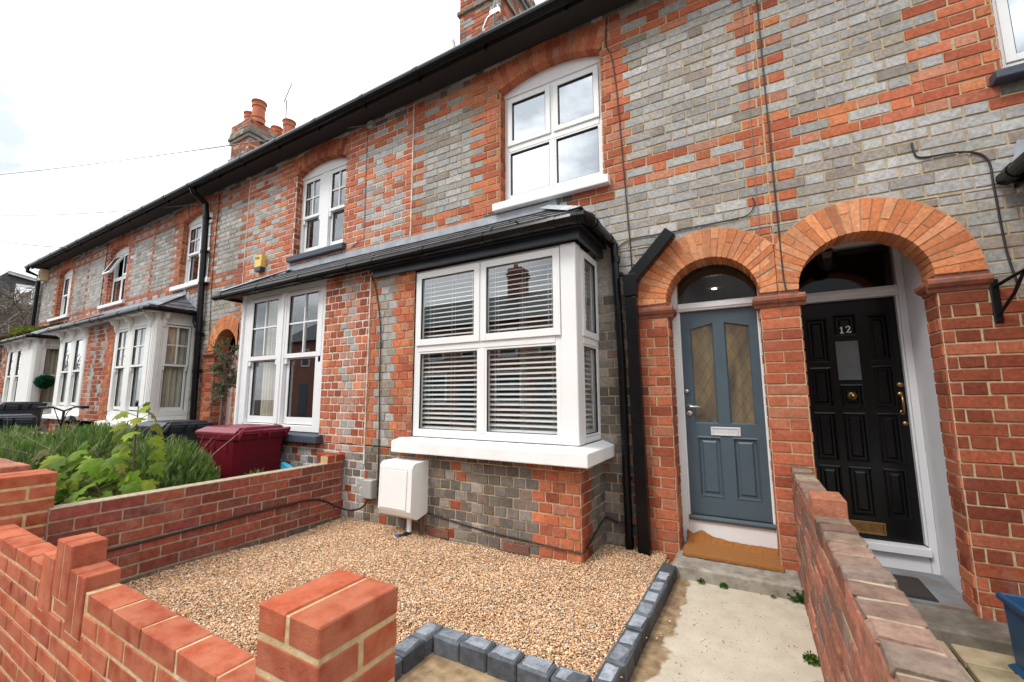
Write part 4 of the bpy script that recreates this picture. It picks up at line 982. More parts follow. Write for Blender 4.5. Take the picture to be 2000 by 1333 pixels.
def textmesh(name, body, size, loc, m, parent=None, ext=.003, rot=(math.pi/2, 0, 0), bold=.0, spacing=1.0):
    cu = bpy.data.curves.new(name, 'FONT'); cu.body = body; cu.size = size; cu.extrude = ext; cu.offset = bold; cu.align_x = 'CENTER'; cu.align_y = 'CENTER'; cu.space_character = spacing
    o = bpy.data.objects.new(name+'_curve', cu); COL.objects.link(o); bpy.context.view_layer.update()
    me = bpy.data.meshes.new_from_object(o.evaluated_get(bpy.context.evaluated_depsgraph_get())); bpy.data.objects.remove(o)
    me.materials.clear(); me.materials.append(m)
    ob = bpy.data.objects.new(name, me); COL.objects.link(ob)
    if parent is not None: ob.parent = parent; loc = Vector(loc)-Vector(root_of(parent).location)
    ob.location = loc; ob.rotation_euler = rot
    return ob
# serif numerals built as strokes so that they read 12
nm = MB()
def stroke(pts, r): nm.tube([PDK(u, z, .006) for u, z in pts], r, 6)
stroke([(.674, 1.862), (.684, 1.874), (.684, 1.822)], .0052); stroke([(.672, 1.822), (.697, 1.822)], .0045)
stroke([(.715, 1.861), (.716, 1.870), (.724, 1.876), (.733, 1.874), (.739, 1.866), (.737, 1.855), (.727, 1.842), (.714, 1.824), (.727, 1.827), (.742, 1.823), (.744, 1.834)], .0048)
nm.build('house_number', mat('white_metal_numeral', (.8, .8, .8), .4), d12o)

# porch lantern of number 12, hanging inside the arch behind the fanlight glass
ln = empty('porch_lantern', (.60, .50, 2.33), 'dark porch lantern hanging above the black front door', 'lantern')
a = MB(); a.lathe((.60, .50, 2.33), [(.022, 0), (.052, .015), (.075, .12), (.082, .135), (.06, .165), (.02, .20), (.006, .28)], 6); a.build('cage', MAT['black'], ln)
a = MB(); a.lathe((.60, .50, 2.36), [(.02, 0), (.045, .02), (.062, .09), (.05, .095)], 6); 
for i, q in enumerate(a.v): a.v[i] = (q[0], q[1]-.012, q[2])
a.build('lamp_glass', mat('smoked_lantern_glass', (.10, .06, .045), .2), ln)

# --- drainpipes
dp = MB(); dp.tube([(-1.0, -.06, 2.67), (-1.0, -.06, 2.60), (-.972, -.06, 1.6), (-.962, -.06, .02)], .033, 14)
for z in (2.52, .60, .12): dp.tube([(-.99+.012*(2.5-z)/1, -.06, z-.03), (-.99+.012*(2.5-z)/1, -.06, z+.03)], .038, 14)
for z in (2.38, .62): dp.box(-.985, -.93, -.075, -.02, z-.012, z+.012)
dp.build('round_downpipe', MAT['black'], H['o'], smooth=False)
dq = MB()
def rpipe(pts, wx, wy):
    for (a, b) in zip(pts[:-1], pts[1:]):
        A, B = Vector(a), Vector(b); t = (B-A).normalized(); s_ = t.cross(Vector((0, 1, 0))).normalized(); n = Vector((0, 1, 0))
        vs_ = [p+s_*sx_*wx/2+n*sy*wy/2 for p in (A, B) for (sx_, sy) in ((-1, -1), (1, -1), (1, 1), (-1, 1))]
        dq.add(vs_, [(0, 1, 2, 3), (4, 7, 6, 5), (0, 4, 5, 1), (1, 5, 6, 2), (2, 6, 7, 3), (3, 7, 4, 0)])
rpipe([(-.510, -.085, 2.675), (-.855, -.085, 2.305)], .105, .085)
rpipe([(-.862, -.083, 2.36), (-.862, -.083, 2.16)], .112, .09)
rpipe([(-.862, -.081, 2.16), (-.834, -.081, .02)], .098, .078)
dq.build('square_downpipe', MAT['black'], H['o'], bevel=.008)
dc = MB(); dc.tube([(-8.50, -.345, EAVE), (-8.50, -.30, EAVE-.10), (-8.50, -.10, EAVE-.24), (-8.48, -.08, 4.6), (-8.30, -.08, 1.0), (-8.28, -.08, 0)], .05, 12)
for z in (4.55, 3.9, 3.3, 2.4, 1.75): dc.tube([(-8.48+.05*(4.6-z), -.08, z-.03), (-8.48+.05*(4.6-z), -.08, z+.03)], .057, 12); dc.box(-8.48+.05*(4.6-z), -8.40+.05*(4.6-z), -.09, -.02, z-.015, z+.015)
dc.tube([(-8.50, -.10, 2.76), (-8.50, -.10, 2.62), (-8.46, -.09, 2.54), (-8.40, -.08, 2.50)], .034, 10)
dc.build('downpipe', MAT['black'], H['c'])
de = MB(); de.tube([(-18.10, -.345, EAVE), (-18.10, -.345, EAVE-.12), (-18.10, -.10, EAVE-.22), (-18.10, -.09, 3.0), (-18.10, -.09, 0)], .05, 10)
de.build('downpipe', MAT['black'], H['e'])
d2 = MB(); d2.tube([(-14.95, -.12, 2.76), (-14.95, -.10, 2.5), (-14.88, -.09, 2.3), (-14.85, -.09, 0)], .035, 8); d2.build('bay_downpipe', MAT['black'], H['e'])

for (hk, xm, ym, z0_, z1_) in (('b', -3.52, -.011, 3.25, 5.02), ('b', -3.525, -.592, .62, 2.60), ('c', -7.22, -.011, 3.0, 5.02)):
    mb = MB(); z = z0_
    while z < z1_: mb.box(xm-.007+random.uniform(-.003, .003), xm+.007+random.uniform(-.003, .003), ym-.004, ym+.006, z, min(z1_, z+.079)); z += .08
    mb.build('white_pointing_line', MAT['mortw'], H[hk])
# --- chimneys (on the party lines)
def chimney(root, xc, y0, y1, hx, ztop, pots):
    lv = [(5.9, 6.98, 0), (6.98, 7.06, .035), (7.06, 7.45, 0), (7.45, 7.55, .035), (7.55, 7.64, .065), (7.64, 7.75, .045), (7.75, ztop, .021)]
    mb = MB(); cf = lambda u, z, i, kd: pick(RED if random.random() < .45 else DEEP if random.random() < .5 else DARK if random.random() < .6 else GREY, .14)
    dz = ztop-7.95
    for (a, b, o) in lv:
        a2, b2 = (a if a == 5.9 else a+dz), b+dz
        if b == ztop: b2 = ztop
        dk = o > .03
        cf2 = (lambda u, z, i, kd: pick(DARK if random.random() < .6 else BRNG)) if dk else cf
        bricks(mb, front(y0-o), xc-hx-o, xc+hx+o, a2, b2, 'flemish', cf2, None, H=.08, zph=a2, jit=.004)
        bricks(mb, right(xc+hx+o), y0-o, y1+o, a2, b2, 'flemish', cf2, None, H=.08, zph=a2, jit=.004)
        bricks(mb, left(xc-hx-o), y0-o, y1+o, a2, b2, 'flemish', cf2, None, H=.08, zph=a2, jit=.004)
        mb.box(xc-hx-o+.003, xc+hx+o-.003, y0-o+.003, y1+o-.003, a2+.001, b2-.001, (1, 1, 1), 1)
    c = mb.build('chimney', [MAT['brick'], MAT['mortd']], root)
    for (px, py, s_) in pots:
        p = MB(); h = .58*s_; p.lathe((px, py, ztop-.02), [(.155*s_, 0), (.15*s_, h*.2), (.165*s_, h*.22), (.165*s_, h*.26), (.145*s_, h*.28), (.14*s_, h*.72), (.158*s_, h*.74), (.158*s_, h*.80), (.145*s_, h*.82), (.155*s_, h*.93), (.175*s_, h*.95), (.175*s_, h), (.13*s_, h), (.12*s_, h*.8)], 20)
        p.build('chimney_pot', MAT['terra'], c, smooth=False)
    return c
chimney(H['b'], -3.55, 1.5, 2.75, .41, 8.75, [(-3.3, 1.9, 1), (-3.75, 2.3, 1)])
chimney(H['d'], -10.80, 1.5, 2.75, .40, 8.18, [(-10.48, 1.72, 1.03), (-11.02, 1.80, .9), (-10.52, 2.55, 1.0), (-11.0, 2.5, .9)])
# aerials
ae = empty('television_aerial', (-8.93, 1.5, 6.3), 'thin television aerial standing clear right of the four chimney pots', 'aerial')
a = MB(); a.tube([(-8.87, 1.5, 6.3), (-8.91, 1.5, 8.1)], .014, 6); a.build('mast', MAT['copper'], ae)
a = MB(); A, B = Vector((-8.88, 1.42, 7.98)), Vector((-8.96, 1.62, 8.62)); a.tube([A, B], .012, 5)
for i in range(9):
    p = A+(B-A)*(i/8); q = Vector((.16, .05, .0))*(1-.3*abs(i-4)/4); a.tube([p-q, p+q], .004, 4)
a.build('antenna', MAT['copper'], ae)
ab_ = empty('aerial_mast', (-3.14, 1.38, 6.3), 'silver aerial mast and clamp on the nearest chimney', 'aerial')
a = MB(); a.tube([(-3.16, 1.36, 7.05), (-3.14, 1.36, 9.6)], .022, 8); a.build('mast', MAT['steel'], ab_, smooth=True)
a = MB(); a.tube([(-3.42, 1.47, 7.05), (-3.40, 1.40, 7.22), (-3.30, 1.38, 7.34), (-3.12, 1.37, 7.36)], .022, 8); a.box(-3.24, -3.08, 1.34, 1.39, 7.33, 7.40)
a.tube([(-3.16, 1.44, 7.45), (-3.16, 1.40, 7.52)], .03, 6); a.build('bracket', MAT['steel'], ab_)
a = MB(); a.tube([(-4.04, 1.46, 7.2), (-4.05, 1.42, 7.32)], .035, 6); a.tube([(-4.06, 1.45, 7.3), (-4.35, 1.3, 8.2)], .005, 4); a.build('stay_wire', MAT['steel'], ab_)
# house 12: corner of its own bay roof at the edge of the picture
leanto(H['t'], 1.49, 3.9, 2.05, 3.9, 3.05, 2.68, -.73, hipL=1)
a = MB(); a.box(1.50, 1.52, -.66, -.005, 2.58, 2.68); a.box(1.52, 3.9, -.68, -.66, 2.58, 2.68); a.build('fascia', MAT['black'], H['t'])
baygutter(H['t'], [(1.46, -.03), (1.46, -.64), (1.49, -.715), (1.56, -.73), (3.9, -.73)], 2.645)
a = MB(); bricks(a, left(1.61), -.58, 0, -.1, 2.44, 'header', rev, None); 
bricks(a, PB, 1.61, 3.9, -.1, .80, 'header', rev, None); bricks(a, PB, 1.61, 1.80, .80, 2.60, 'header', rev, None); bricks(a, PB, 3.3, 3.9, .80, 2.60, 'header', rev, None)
a.build('bay_wall', [MAT['brick'], MAT['mort']], H['t'])
window(H['t'], front(-.565), 1.80, 3.30, .90, 2.55, .07, sashpair(1.88, 2.50, .97, 1.80, 2.48)+sashpair(2.60, 3.22, .97, 1.80, 2.48), MAT['whitep'], MAT['glass'], bars=[(2.50, 2.60, .97, 2.48, -.06, .008)])
sillbox(H['t'], PB, 1.74, 3.36, .79, .895, -.05, .09, MAT['grsill'], 'bay_sill')
a = MB(); room(a, 1.70, 3.8, -.40, 3.2, .3, 2.5); a.build('bay_interior', MAT['roomd'], H['t'])

# ------------------------------------------------------------------ ground
def sheet(name, pts, z, m, kind='structure', thick=None):
    mb = MB(); mb.add([(x, y, z) for x, y in pts], [tuple(range(len(pts)))]); o = mb.build(name, m, origin=(0, 0, 0)); return tag(o, kind=kind)
sheet('ground', [(-150, -90), (90, -90), (90, 120), (-150, 120)], -.16, MAT['soil'])
sheet('road', [(-150, -12.5), (90, -12.5), (90, -6.5), (-150, -6.5)], -.125, MAT['asphalt'])
mb = MB(); mb.box(-60, 30, -6.5, -3.12, -.3, -.03); tag(mb.build('pavement', MAT['pavement'], origin=(0, 0, 0)), kind='structure')
mb = MB(); mb.box(-60, 30, -14.2, -12.5, -.3, -.03); tag(mb.build('far_pavement', MAT['pavement'], origin=(0, 0, 0)), kind='structure')
mb = MB(); mb.box(-18.2, -3.96, -3.0, .0, -.2, -.02); tag(mb.build('garden_soil', MAT['soil'], origin=(0, 0, 0)), kind='structure')
mb = MB(); mb.box(-1.62, .2, -3.12, .02, -.2, .0); tag(mb.build('concrete_path', MAT['path'], origin=(0, 0, 0)), kind='structure')
# flagstones in front of number 12, with open joints
mb = MB(); mb.box(.31, 3.9, -3.12, .02, -.25, -.105, (1, 1, 1))
ys = [-.20, -.46, -.98, -1.5, -2.02, -2.54, -3.1]; xs = [.315, .86, 1.42, 1.98, 2.5, 3.1, 3.9]
pv = MB()
for r_ in range(len(ys)-1):
    for c_ in range(len(xs)-1):
        x0_, x1_ = xs[c_], xs[c_+1]; pv.cbox(x0_+.012, x1_-.012, ys[r_+1]+.012, ys[r_]-.012, -.12, -.07+random.uniform(-.004, .004), .006)
tag(mb.build('paving_bed', MAT['soil'], origin=(0, 0, 0)), kind='structure'); tag(pv.build('paving_slabs', MAT['paving'], origin=(0, 0, 0)), kind='structure')
# doorsteps
mb = MB(); mb.cbox(-.60, .20, -.295, .30, -.05, .09, .012, jit=.003); o = mb.build('doorstep', MAT['stone'], bevel=.006); tag(o, 'pale worn stone step below the blue grey front door', 'doorstep')
st = empty('doorstep', (.7, 0, -.07), 'dirty stone step with flaking grey paint below the black front door', 'doorstep')
mb = MB(); mb.cbox(.315, 1.30, -.27, .20, -.12, -.005, .012, jit=.003); mb.build('tread', MAT['stone12'], st, bevel=.006)
mb = MB(); mb.box(.35, 1.098, .05, .66, -.10, .012); mb.build('painted_threshold', MAT['paint12'], st)
# shingle bed
def inbed(x, y):
    a = (x > -3.80) & (x < -.675) & (y < -.005) & (y > -2.88)
    a &= ~((x < -1.185) & (y > -.585))
    a &= ~((x > -1.56) & (y < -1.80))
    return a
base = MB()
base.add([(x, y, .016) for x, y in ((-3.82, -2.9), (-1.55, -2.9), (-1.55, -1.79), (-.66, -1.79), (-.66, 0), (-1.2, 0), (-1.2, -.5), (-3.82, -.5))], [tuple(range(8))])
tag(base.build('shingle_base', MAT['gravelbed'], origin=(0, 0, 0)), kind='structure')
n = 320000
xx = rng.uniform(-3.82, -.66, n); yy = rng.uniform(-2.9, 0, n)
dist = np.hypot(xx, yy+3.7); keep = inbed(xx, yy); xx, yy = xx[keep], yy[keep]
n = len(xx); N1 = min(n, 165000); xx, yy = xx[:N1], yy[:N1]; n = N1
und = .012*np.sin(xx*3.1+yy*2.2)+.010*np.sin(xx*7.3-yy*5.1+1)+.02*np.clip((-yy-.4)*-.4+.3, 0, .5)*(xx < -1.2)
zz = .045+und+rng.uniform(-.004, .012, n)
ph = (1+5**.5)/2; ico = np.array([(-1, ph, 0), (1, ph, 0), (-1, -ph, 0), (1, -ph, 0), (0, -1, ph), (0, 1, ph), (0, -1, -ph), (0, 1, -ph), (ph, 0, -1), (ph, 0, 1), (-ph, 0, -1), (-ph, 0, 1)]); ico /= np.linalg.norm(ico[0])
icf = np.array([(0, 11, 5), (0, 5, 1), (0, 1, 7), (0, 7, 10), (0, 10, 11), (1, 5, 9), (5, 11, 4), (11, 10, 2), (10, 7, 6), (7, 1, 8), (3, 9, 4), (3, 4, 2), (3, 2, 6), (3, 6, 8), (3, 8, 9), (4, 9, 5), (2, 4, 11), (6, 2, 10), (8, 6, 7), (9, 8, 1)])
# a few stones kicked over the setts, the path and the step
k_ = 70; sx2 = -.60+np.abs(rng.normal(0, .22, k_)); sy2 = rng.uniform(-2.2, -.30, k_); s3 = np.where(sx2 < -.565, .098, .004); s3 = np.where((sx2 < -.545) & (sx2 > -.57), .05, s3)
ok_ = sx2 < .15; xx = np.concatenate([xx, sx2[ok_]]); yy = np.concatenate([yy, sy2[ok_]]); zz = np.concatenate([zz, s3[ok_]]); n = len(xx)
sz = rng.uniform(.0036, .0068, (n, 1))*rng.uniform(.75, 1.3, (n, 3)); sz[:, 2] *= .6
sz[rng.random(n) < .03] *= 1.5
th_ = rng.uniform(0, 6.28, n); ct, st_ = np.cos(th_), np.sin(th_)
V = ico[None]*sz[:, None, :]*rng.uniform(.85, 1.12, (n, 12, 1))
tl = rng.uniform(-.5, .5, n); V = np.stack([V[..., 0], V[..., 1]*np.cos(tl)[:, None]-V[..., 2]*np.sin(tl)[:, None], V[..., 1]*np.sin(tl)[:, None]+V[..., 2]*np.cos(tl)[:, None]], -1)
V = np.stack([V[..., 0]*ct[:, None]-V[..., 1]*st_[:, None], V[..., 0]*st_[:, None]+V[..., 1]*ct[:, None], V[..., 2]], -1)+np.stack([xx, yy, zz], -1)[:, None]
pal = np.array([(.56, .37, .21), (.66, .49, .32), (.72, .58, .42), (.50, .27, .12), (.42, .22, .10), (.34, .29, .25), (.25, .20, .16), (.13, .10, .08), (.78, .68, .55), (.60, .42, .26)])
pc = pal[rng.choice(10, n, p=[.21, .19, .15, .11, .06, .08, .05, .02, .05, .08])]*rng.uniform(.68, 1.08, (n, 1))*np.array([1.16, 1.06, .99])
F = (icf[None]+(np.arange(n)*12)[:, None, None]).reshape(-1, 3)
o = npmesh('gravel', V.reshape(-1, 3), F, np.repeat(pc, 12, 0), MAT['pebble'], smooth=True); tag(o, kind='stuff')

# sett edging of the shingle bed
ed = empty('sett_edging', (-1.0, -1.2, 0), 'charcoal sett edging between the gravel bed and the concrete path', 'edging')
def sett(cx, cy, ang, ln, wd, zt):
    ca, sa = math.cos(ang), math.sin(ang); mb = MB(); g = random.uniform(.06, .11); col = (g*.92, g, g*1.13); tw = random.gauss(0, .012)
    def T(x, y, z): x2, y2 = x*math.cos(tw)-y*math.sin(tw), x*math.sin(tw)+y*math.cos(tw); return (cx+x2*ca-y2*sa, cy+x2*sa+y2*ca, z+.02*x*0)
    dz = random.uniform(-.004, .004)
    mb.cbox(-ln/2, ln/2, -wd/2, wd/2, -.03, zt+dz, .008, col, 0, .0025, T)
    kk = random.uniform(.17, .30); c2 = (kk*.93, kk, kk*1.12); mb.cbox(-ln/2+.02, ln/2-.018, -wd/2+.017, wd/2-.015, zt+dz-.004, zt+dz+.0025, .003, c2, 0, .004, T)
    mb.build('sett', MAT['sett'], ed, bevel=.004)
p0, p1 = Vector((-.612, -.30)), Vector((-.640, -1.80)); nS = 9; d = p1-p0; a_ = math.atan2(d.y, d.x)
for i in range(nS):
    q = p0+d*((i+.5)/nS); sett(q.x, q.y, a_, d.length/nS-.006, .098, .09)
for i in range(5):
    x0_, x1_ = -1.525, -.70; sett(x0_+(x1_-x0_)*(i+.5)/5, -1.808, 0, (x1_-x0_)/5-.006, .105, .088)
for i in range(4): sett(-1.582, -1.752-.155*(i+.5), math.pi/2, .149, .105, .088)

# ------------------------------------------------------------------ garden walls
NEW = [(.355, .072, .032), (.315, .062, .028), (.39, .086, .040), (.285, .056, .028)]
NB = [(.27, .075, .048), (.23, .062, .042), (.31, .09, .055), (.19, .062, .046), (.25, .065, .05)]
OLD = [(.26, .105, .065), (.30, .12, .075), (.20, .10, .07), (.34, .13, .085), (.17, .10, .075)]
# front wall with its stepped soldier-course ornament
fw = empty('front_garden_wall', (-2.5, -2.95, -.03), 'new red brick front wall with a stepped soldier brick ornament', 'garden wall')
tilt = lambda x: -.0117*(x+3.85)
def TT(x, y, z): return (x, y, z+tilt(x))
mb = MB(); Hn = .0795; Lf = .2385; zt = .577
orn = [(-2.842, -2.684, .632), (-2.684, -2.498, .718), (-2.498, -2.326, .629)]
for i in range(8):
    za, zb = zt-(i+1)*Hn, zt-i*Hn
    off = (i % 2)*Lf/2
    x = -1.10+off+Lf if False else -1.105-off
    xs_ = []; xe = -1.105
    edges = [xe]; q = xe-(Lf/2 if i % 2 else Lf)
    while q > -3.87: edges.append(q); q -= Lf
    edges.append(-3.87)
    for b, a in zip(edges[:-1], edges[1:]):
        segs = [(a, b)]
        for (oa, ob, oz) in orn:
            bot = oz-.238
            if zb > bot+.05:
                n_ = []
                for (p, q2) in segs:
                    if q2 <= oa or p >= ob: n_.append((p, q2)); continue
                    if p < oa: n_.append((p, oa))
                    if q2 > ob: n_.append((ob, q2))
                segs = n_
        for (p, q2) in segs:
            if q2-p < .03: continue
            mb.cbox(p+.0065, q2-.0065, -3.0+random.uniform(-.002, .002), -2.892, za+.0125, zb, .0035, pick(NEW, .07), 0, .0014, TT)
    mb.cbox(-3.868, -1.106, -2.9955, -2.896, za-.001, zb-(.004 if i == 0 else -.001), .001, (1, 1, 1), 1, 0, TT)
mb.build('brickwork', [MAT['newbrick'], MAT['mortn']], fw)
for (oa, ob, oz) in orn:
    m2 = MB(); um = (oa+ob)/2
    for (a, b) in ((oa+.005, um-.004), (um+.005, ob-.004)):
        m2.cbox(a, b, -3.004, -2.890, oz-.230, oz, .0035, pick(NEW, .07), 0, .0012, TT)
    m2.cbox(oa+.008, ob-.007, -3.0015, -2.8925, oz-.236, oz-.006, .001, (1, 1, 1), 1, 0, TT)
    m2.build('soldier_bricks', [MAT['newbrick'], MAT['mortn']], fw)
def pier(name, x0, x1, y0, y1, ztop, nc, label, cols, mats, Hc=.0795, split='x', jit=.0012, cat='brick pier'):
    mb = MB(); j = .0065
    for i in range(nc):
        za, zb = ztop-(i+1)*Hc, ztop-i*Hc; xm, ym = (x0+x1)/2, (y0+y1)/2
        if i % 2 == (0 if split == 'y' else 1): rects = [(x0, xm-j, y0, y1), (xm+j, x1, y0, y1)]
        else: rects = [(x0, x1, y0, ym-j), (x0, x1, ym+j, y1)]
        for (a, b, c, d) in rects: mb.cbox(a, b, c, d, za+.0125, zb, .004, pick(cols, .07), 0, jit)
        mb.cbox(x0+.0025, x1-.0025, y0+.0025, y1-.0025, za-.001, zb-(.005 if i == 0 else -.001), .001, (1, 1, 1), 1)
    return tag(mb.build(name, mats), label, cat)
pier('gate_pier', -1.102, -.866, -3.04, -2.80, .81, 11, 'new red brick gate pier standing nearest at the end of the front wall', NEW, [MAT['newbrick'], MAT['mortn']], split='y')
pier('corner_pier', -4.10, -3.855, -2.975, -2.735, .848, 12, 'red brick corner pier between the front wall and the side wall', NEW, [MAT['newbrick'], MAT['mortn']], split='y')
mb = MB()
for i in range(13): mb.cbox(-4.35-i*.24, -4.112-i*.24, -3.02, -2.80, .62, .88, .006, pick(OLD), 0, .003)
tag(mb.build('neighbouring_front_wall', MAT['oldbrick']), 'older brown brick front wall of the lavender garden behind the corner pier', 'garden wall')
# side wall towards the maroon bin
sw = empty('side_garden_wall', (-3.87, -1.6, 0), 'dark red side wall between the gravel bed and the lavender', 'garden wall')
mb = MB(); Hs = .0775; zt = .622
for i in range(9):
    za, zb = zt-(i+1)*Hs, zt-i*Hs; y = -.60-(i % 2)*.12
    edges = [-.60]; q = -.60-(.12 if i % 2 else .24)
    while q > -2.76: edges.append(q); q -= .24
    edges.append(-2.76)
    for b, a in zip(edges[:-1], edges[1:]):
        if b-a < .03: continue
        dirt = [(.15, .10, .07), (.18, .12, .085), (.24, .11, .075)] if i >= 7 else NB
        mb.cbox(-3.925, -3.82+random.uniform(-.0015, .003), a+.005, b-.005, za+.010, zb-.001, .004, pick(dirt, .13), 0, .002)
    mb.cbox(-3.92, -3.825, -2.758, -.602, za-.001, zb-(.0 if i == 0 else -.001), .001, (1, 1, 1), 1)
mb.cbox(-3.928, -3.821, -2.758, -.80, zt, zt+.008, .003, (1, 1, 1), 1)
mb.build('brickwork', [MAT['oldbrick'], MAT['mortd']], sw)
m2 = MB(); 
for (a, b) in ((-.80, -.71), (-.70, -.60)): m2.cbox(-3.93, -3.815, a+.003, b, zt+.010, zt+.083, .004, pick(NEW, .1), 0, .002)
m2.cbox(-3.925, -3.82, -.80, -.602, zt, zt+.078, .001, (1, 1, 1), 1)
m2.cbox(-4.10, -3.935, -.72, -.60, zt+.01, zt+.083, .004, pick(NEW), 0, .002); m2.cbox(-4.10, -3.935, -.72, -.60, 0, zt+.005, .004, pick(NB), 0, .002)
m2.build('capping_bricks', [MAT['oldbrick'], MAT['mortn']], sw)
# old wall between the two paths
pw = empty('path_garden_wall', (.255, -1.6, -.05), 'old weathered half brick wall between the two front paths', 'garden wall')
mb = MB(); Ho = .0805
for i in range(11):
    zt = .775; za, zb = zt-(i+1)*Ho, zt-i*Ho
    q = -.004; k_ = 0
    while q > -3.1:
        b = q; a = max(-3.1, q-(.24 if k_ or i % 2 else .12)); k_ += 1; q = a
        if b-a < .03: continue
        mb.cbox(.20+random.uniform(-.005, .001), .31+random.uniform(-.003, .006), a+.005, b-.005, za+.010, zb-.002, .006, pick(OLD, .14), 0, .0035)
    mb.cbox(.205, .305, -3.098, -.005, za-.001, zb-(.004 if i == 0 else -.001), .001, (1, 1, 1), 1)
mb.build('brickwork', [MAT['oldbrick'], MAT['mort']], pw)
cp = MB(); CAP = [(.20, .13, .095), (.22, .135, .10), (.18, .12, .09), (.23, .135, .10), (.205, .145, .115)]
q = -1.40
while q > -3.08:
    cp.cbox(.197, .315, q-.108, q-.012, .776, .80+random.uniform(-.006, .006), .006, pick(CAP, .15), 0, .004); q -= .118
cp.cbox(.204, .307, -3.09, -1.40, .772, .789, .001, (1, 1, 1), 1)
q = -.006
while q > -1.22:
    cp.cbox(.199, .312, q-.112, q-.008, .776, .806+random.uniform(-.004, .004), .006, pick(CAP[:3]+[(.25, .19, .13)], .15), 0, .003); q -= .116
cp.cbox(.204, .307, -1.22, -.006, .772, .800, .001, (1, 1, 1), 1)
cp.cbox(.194, .317, -1.41, -1.235, .776, .872, .006, (.33, .125, .07), 0, .003)
cp.build('coping_bricks', [MAT['oldbrick'], MAT['mortd']], pw)

# ------------------------------------------------------------------ things on and by the house
mtb = empty('meter_box', (-2.87, -.6, .2), 'white plastic meter box on the brick wall below the bay window', 'meter box')
mb = MB(); x0, x1 = -3.065, -2.665
prof = [(-.575, .25), (-.575, .715), (-.76, .715), (-.79, .70), (-.805, .67), (-.815, .30), (-.79, .25), (-.73, .215)]
mb.prism(lambda q, zz, d: (d, q, zz), prof, x0, x1); mb.build('case', MAT['meter'], mtb, bevel=.005)
mb = MB(); mb.prism(lambda q, zz, d: (d, q, zz), [(-.800, .652), (-.811, .306), (-.8165, .306), (-.8065, .652)], x0+.022, x1-.052); mb.build('door_seam', MAT['grey'], mtb)
mb = MB(); mb.prism(lambda q, zz, d: (d, q, zz), [(-.802, .648), (-.812, .310), (-.8205, .310), (-.8105, .648)], x0+.026, x1-.056); mb.build('door', MAT['meter'], mtb, bevel=.003)
mb = MB(); mb.tube([(-2.80, -.68, .23), (-2.80, -.68, .05)], .022, 8); mb.build('outlet_pipe', MAT['white'], mtb)
mb = MB(); mb.tube([(-2.80, -.68, .09), (-2.80, -.68, .075), (-2.81, -.73, .07)], .024, 8); mb.tube([(-2.81, -.73, .07), (-2.84, -.77, .075)], .011, 8); mb.build('pipe_elbow', MAT['cable'], mtb); mb = MB(); mb.tube([(-2.84, -.77, .075), (-2.855, -.79, .077)], .015, 8); mb.build('blue_pipe_cap', mat('blue_cap', (.02, .12, .35), .4), mtb)
mb = MB(); mb.tube([(-2.70, -.63, .23), (-2.70, -.625, .04)], .015, 8); mb.build('brown_conduit', MAT['copper'], mtb)
gb = MB(); gb.cbox(-3.455, -3.325, -.655, -.578, .305, .485, .006); gb.cbox(-3.450, -3.330, -.662, -.656, .31, .48, .003); tag(gb.build('junction_box', MAT['grey'], bevel=.003), 'small grey junction box left of the white meter box', 'junction box')

def cable(name, pts, r, m, label, cat='cable', sub=6, sag=0):
    P_ = [Vector(p) for p in pts]; out = []
    for i in range(len(P_)-1):
        a, b, c, d = P_[max(i-1, 0)], P_[i], P_[i+1], P_[min(i+2, len(P_)-1)]
        for k in range(sub):
            t = k/sub; out.append(.5*((2*b)+(c-a)*t+(2*a-5*b+4*c-d)*t*t+(3*b-a-3*c+d)*t**3))
    out.append(P_[-1]); mb = MB(); mb.tube(out, r, 6); return tag(mb.build(name, m, smooth=True), label, cat)
cable('black_cable', [(-3.39, -.63, .31), (-3.44, -.66, .22), (-3.60, -.68, .175), (-3.80, -.70, .20), (-3.808, -.80, .26), (-3.806, -.95, .312), (-3.806, -1.25, .318), (-3.806, -1.70, .315), (-3.806, -2.1, .305), (-3.806, -2.6, .30)], .009, MAT['cable'], 'black cable sagging along the dark red side wall', sub=8)
cable('black_cable', [(-2.66, -.60, .25), (-2.5, -.598, .235), (-2.1, -.597, .195), (-1.6, -.597, .17), (-1.22, -.598, .155), (-1.168, -.588, .158), (-1.162, -.50, .175), (-1.164, -.20, .25), (-1.16, -.025, .275), (-1.08, -.018, .25), (-.95, -.018, .24), (-.80, -.02, .235)], .006, MAT['cable'], 'thin black cable along the bottom of the bay wall')
cable('black_cable', [(-3.50, -.60, 2.60), (-3.42, -.60, 2.40), (-3.34, -.60, 2.0), (-3.33, -.60, 1.5), (-3.31, -.60, 1.0), (-3.30, -.60, .5), (-3.29, -.60, .28), (-3.25, -.605, .20), (-3.10, -.61, .19)], .006, MAT['cable'], 'thin black cable hanging down the bay wall left of the corner window')
cable('wall_cable', [(-1.005, -.016, 5.0), (-1.02, -.016, 4.72), (-.97, -.016, 4.55), (-.93, -.016, 4.1), (-.90, -.016, 3.4), (-.87, -.016, 2.72), (-.86, -.016, 2.38)], .0055, MAT['cable'], 'thin black cable down the wall right of the upstairs casement window')
cable('wall_cable', [(.243, -.016, 5.0), (.246, -.016, 4.0), (.25, -.016, 3.2), (.258, -.018, 2.3), (.262, -.03, 2.14), (.275, -.04, 2.08), (.33, -.05, 2.072)], .0055, MAT['cable'], 'thin black cable running down between the two door arches')
cable('wall_cable', [(.135, -.014, 5.0), (.13, -.014, 3.0), (.125, -.016, 2.5), (.10, -.02, 2.12)], .003, MAT['thin'], 'fine grey line beside the black cable above the door arches')
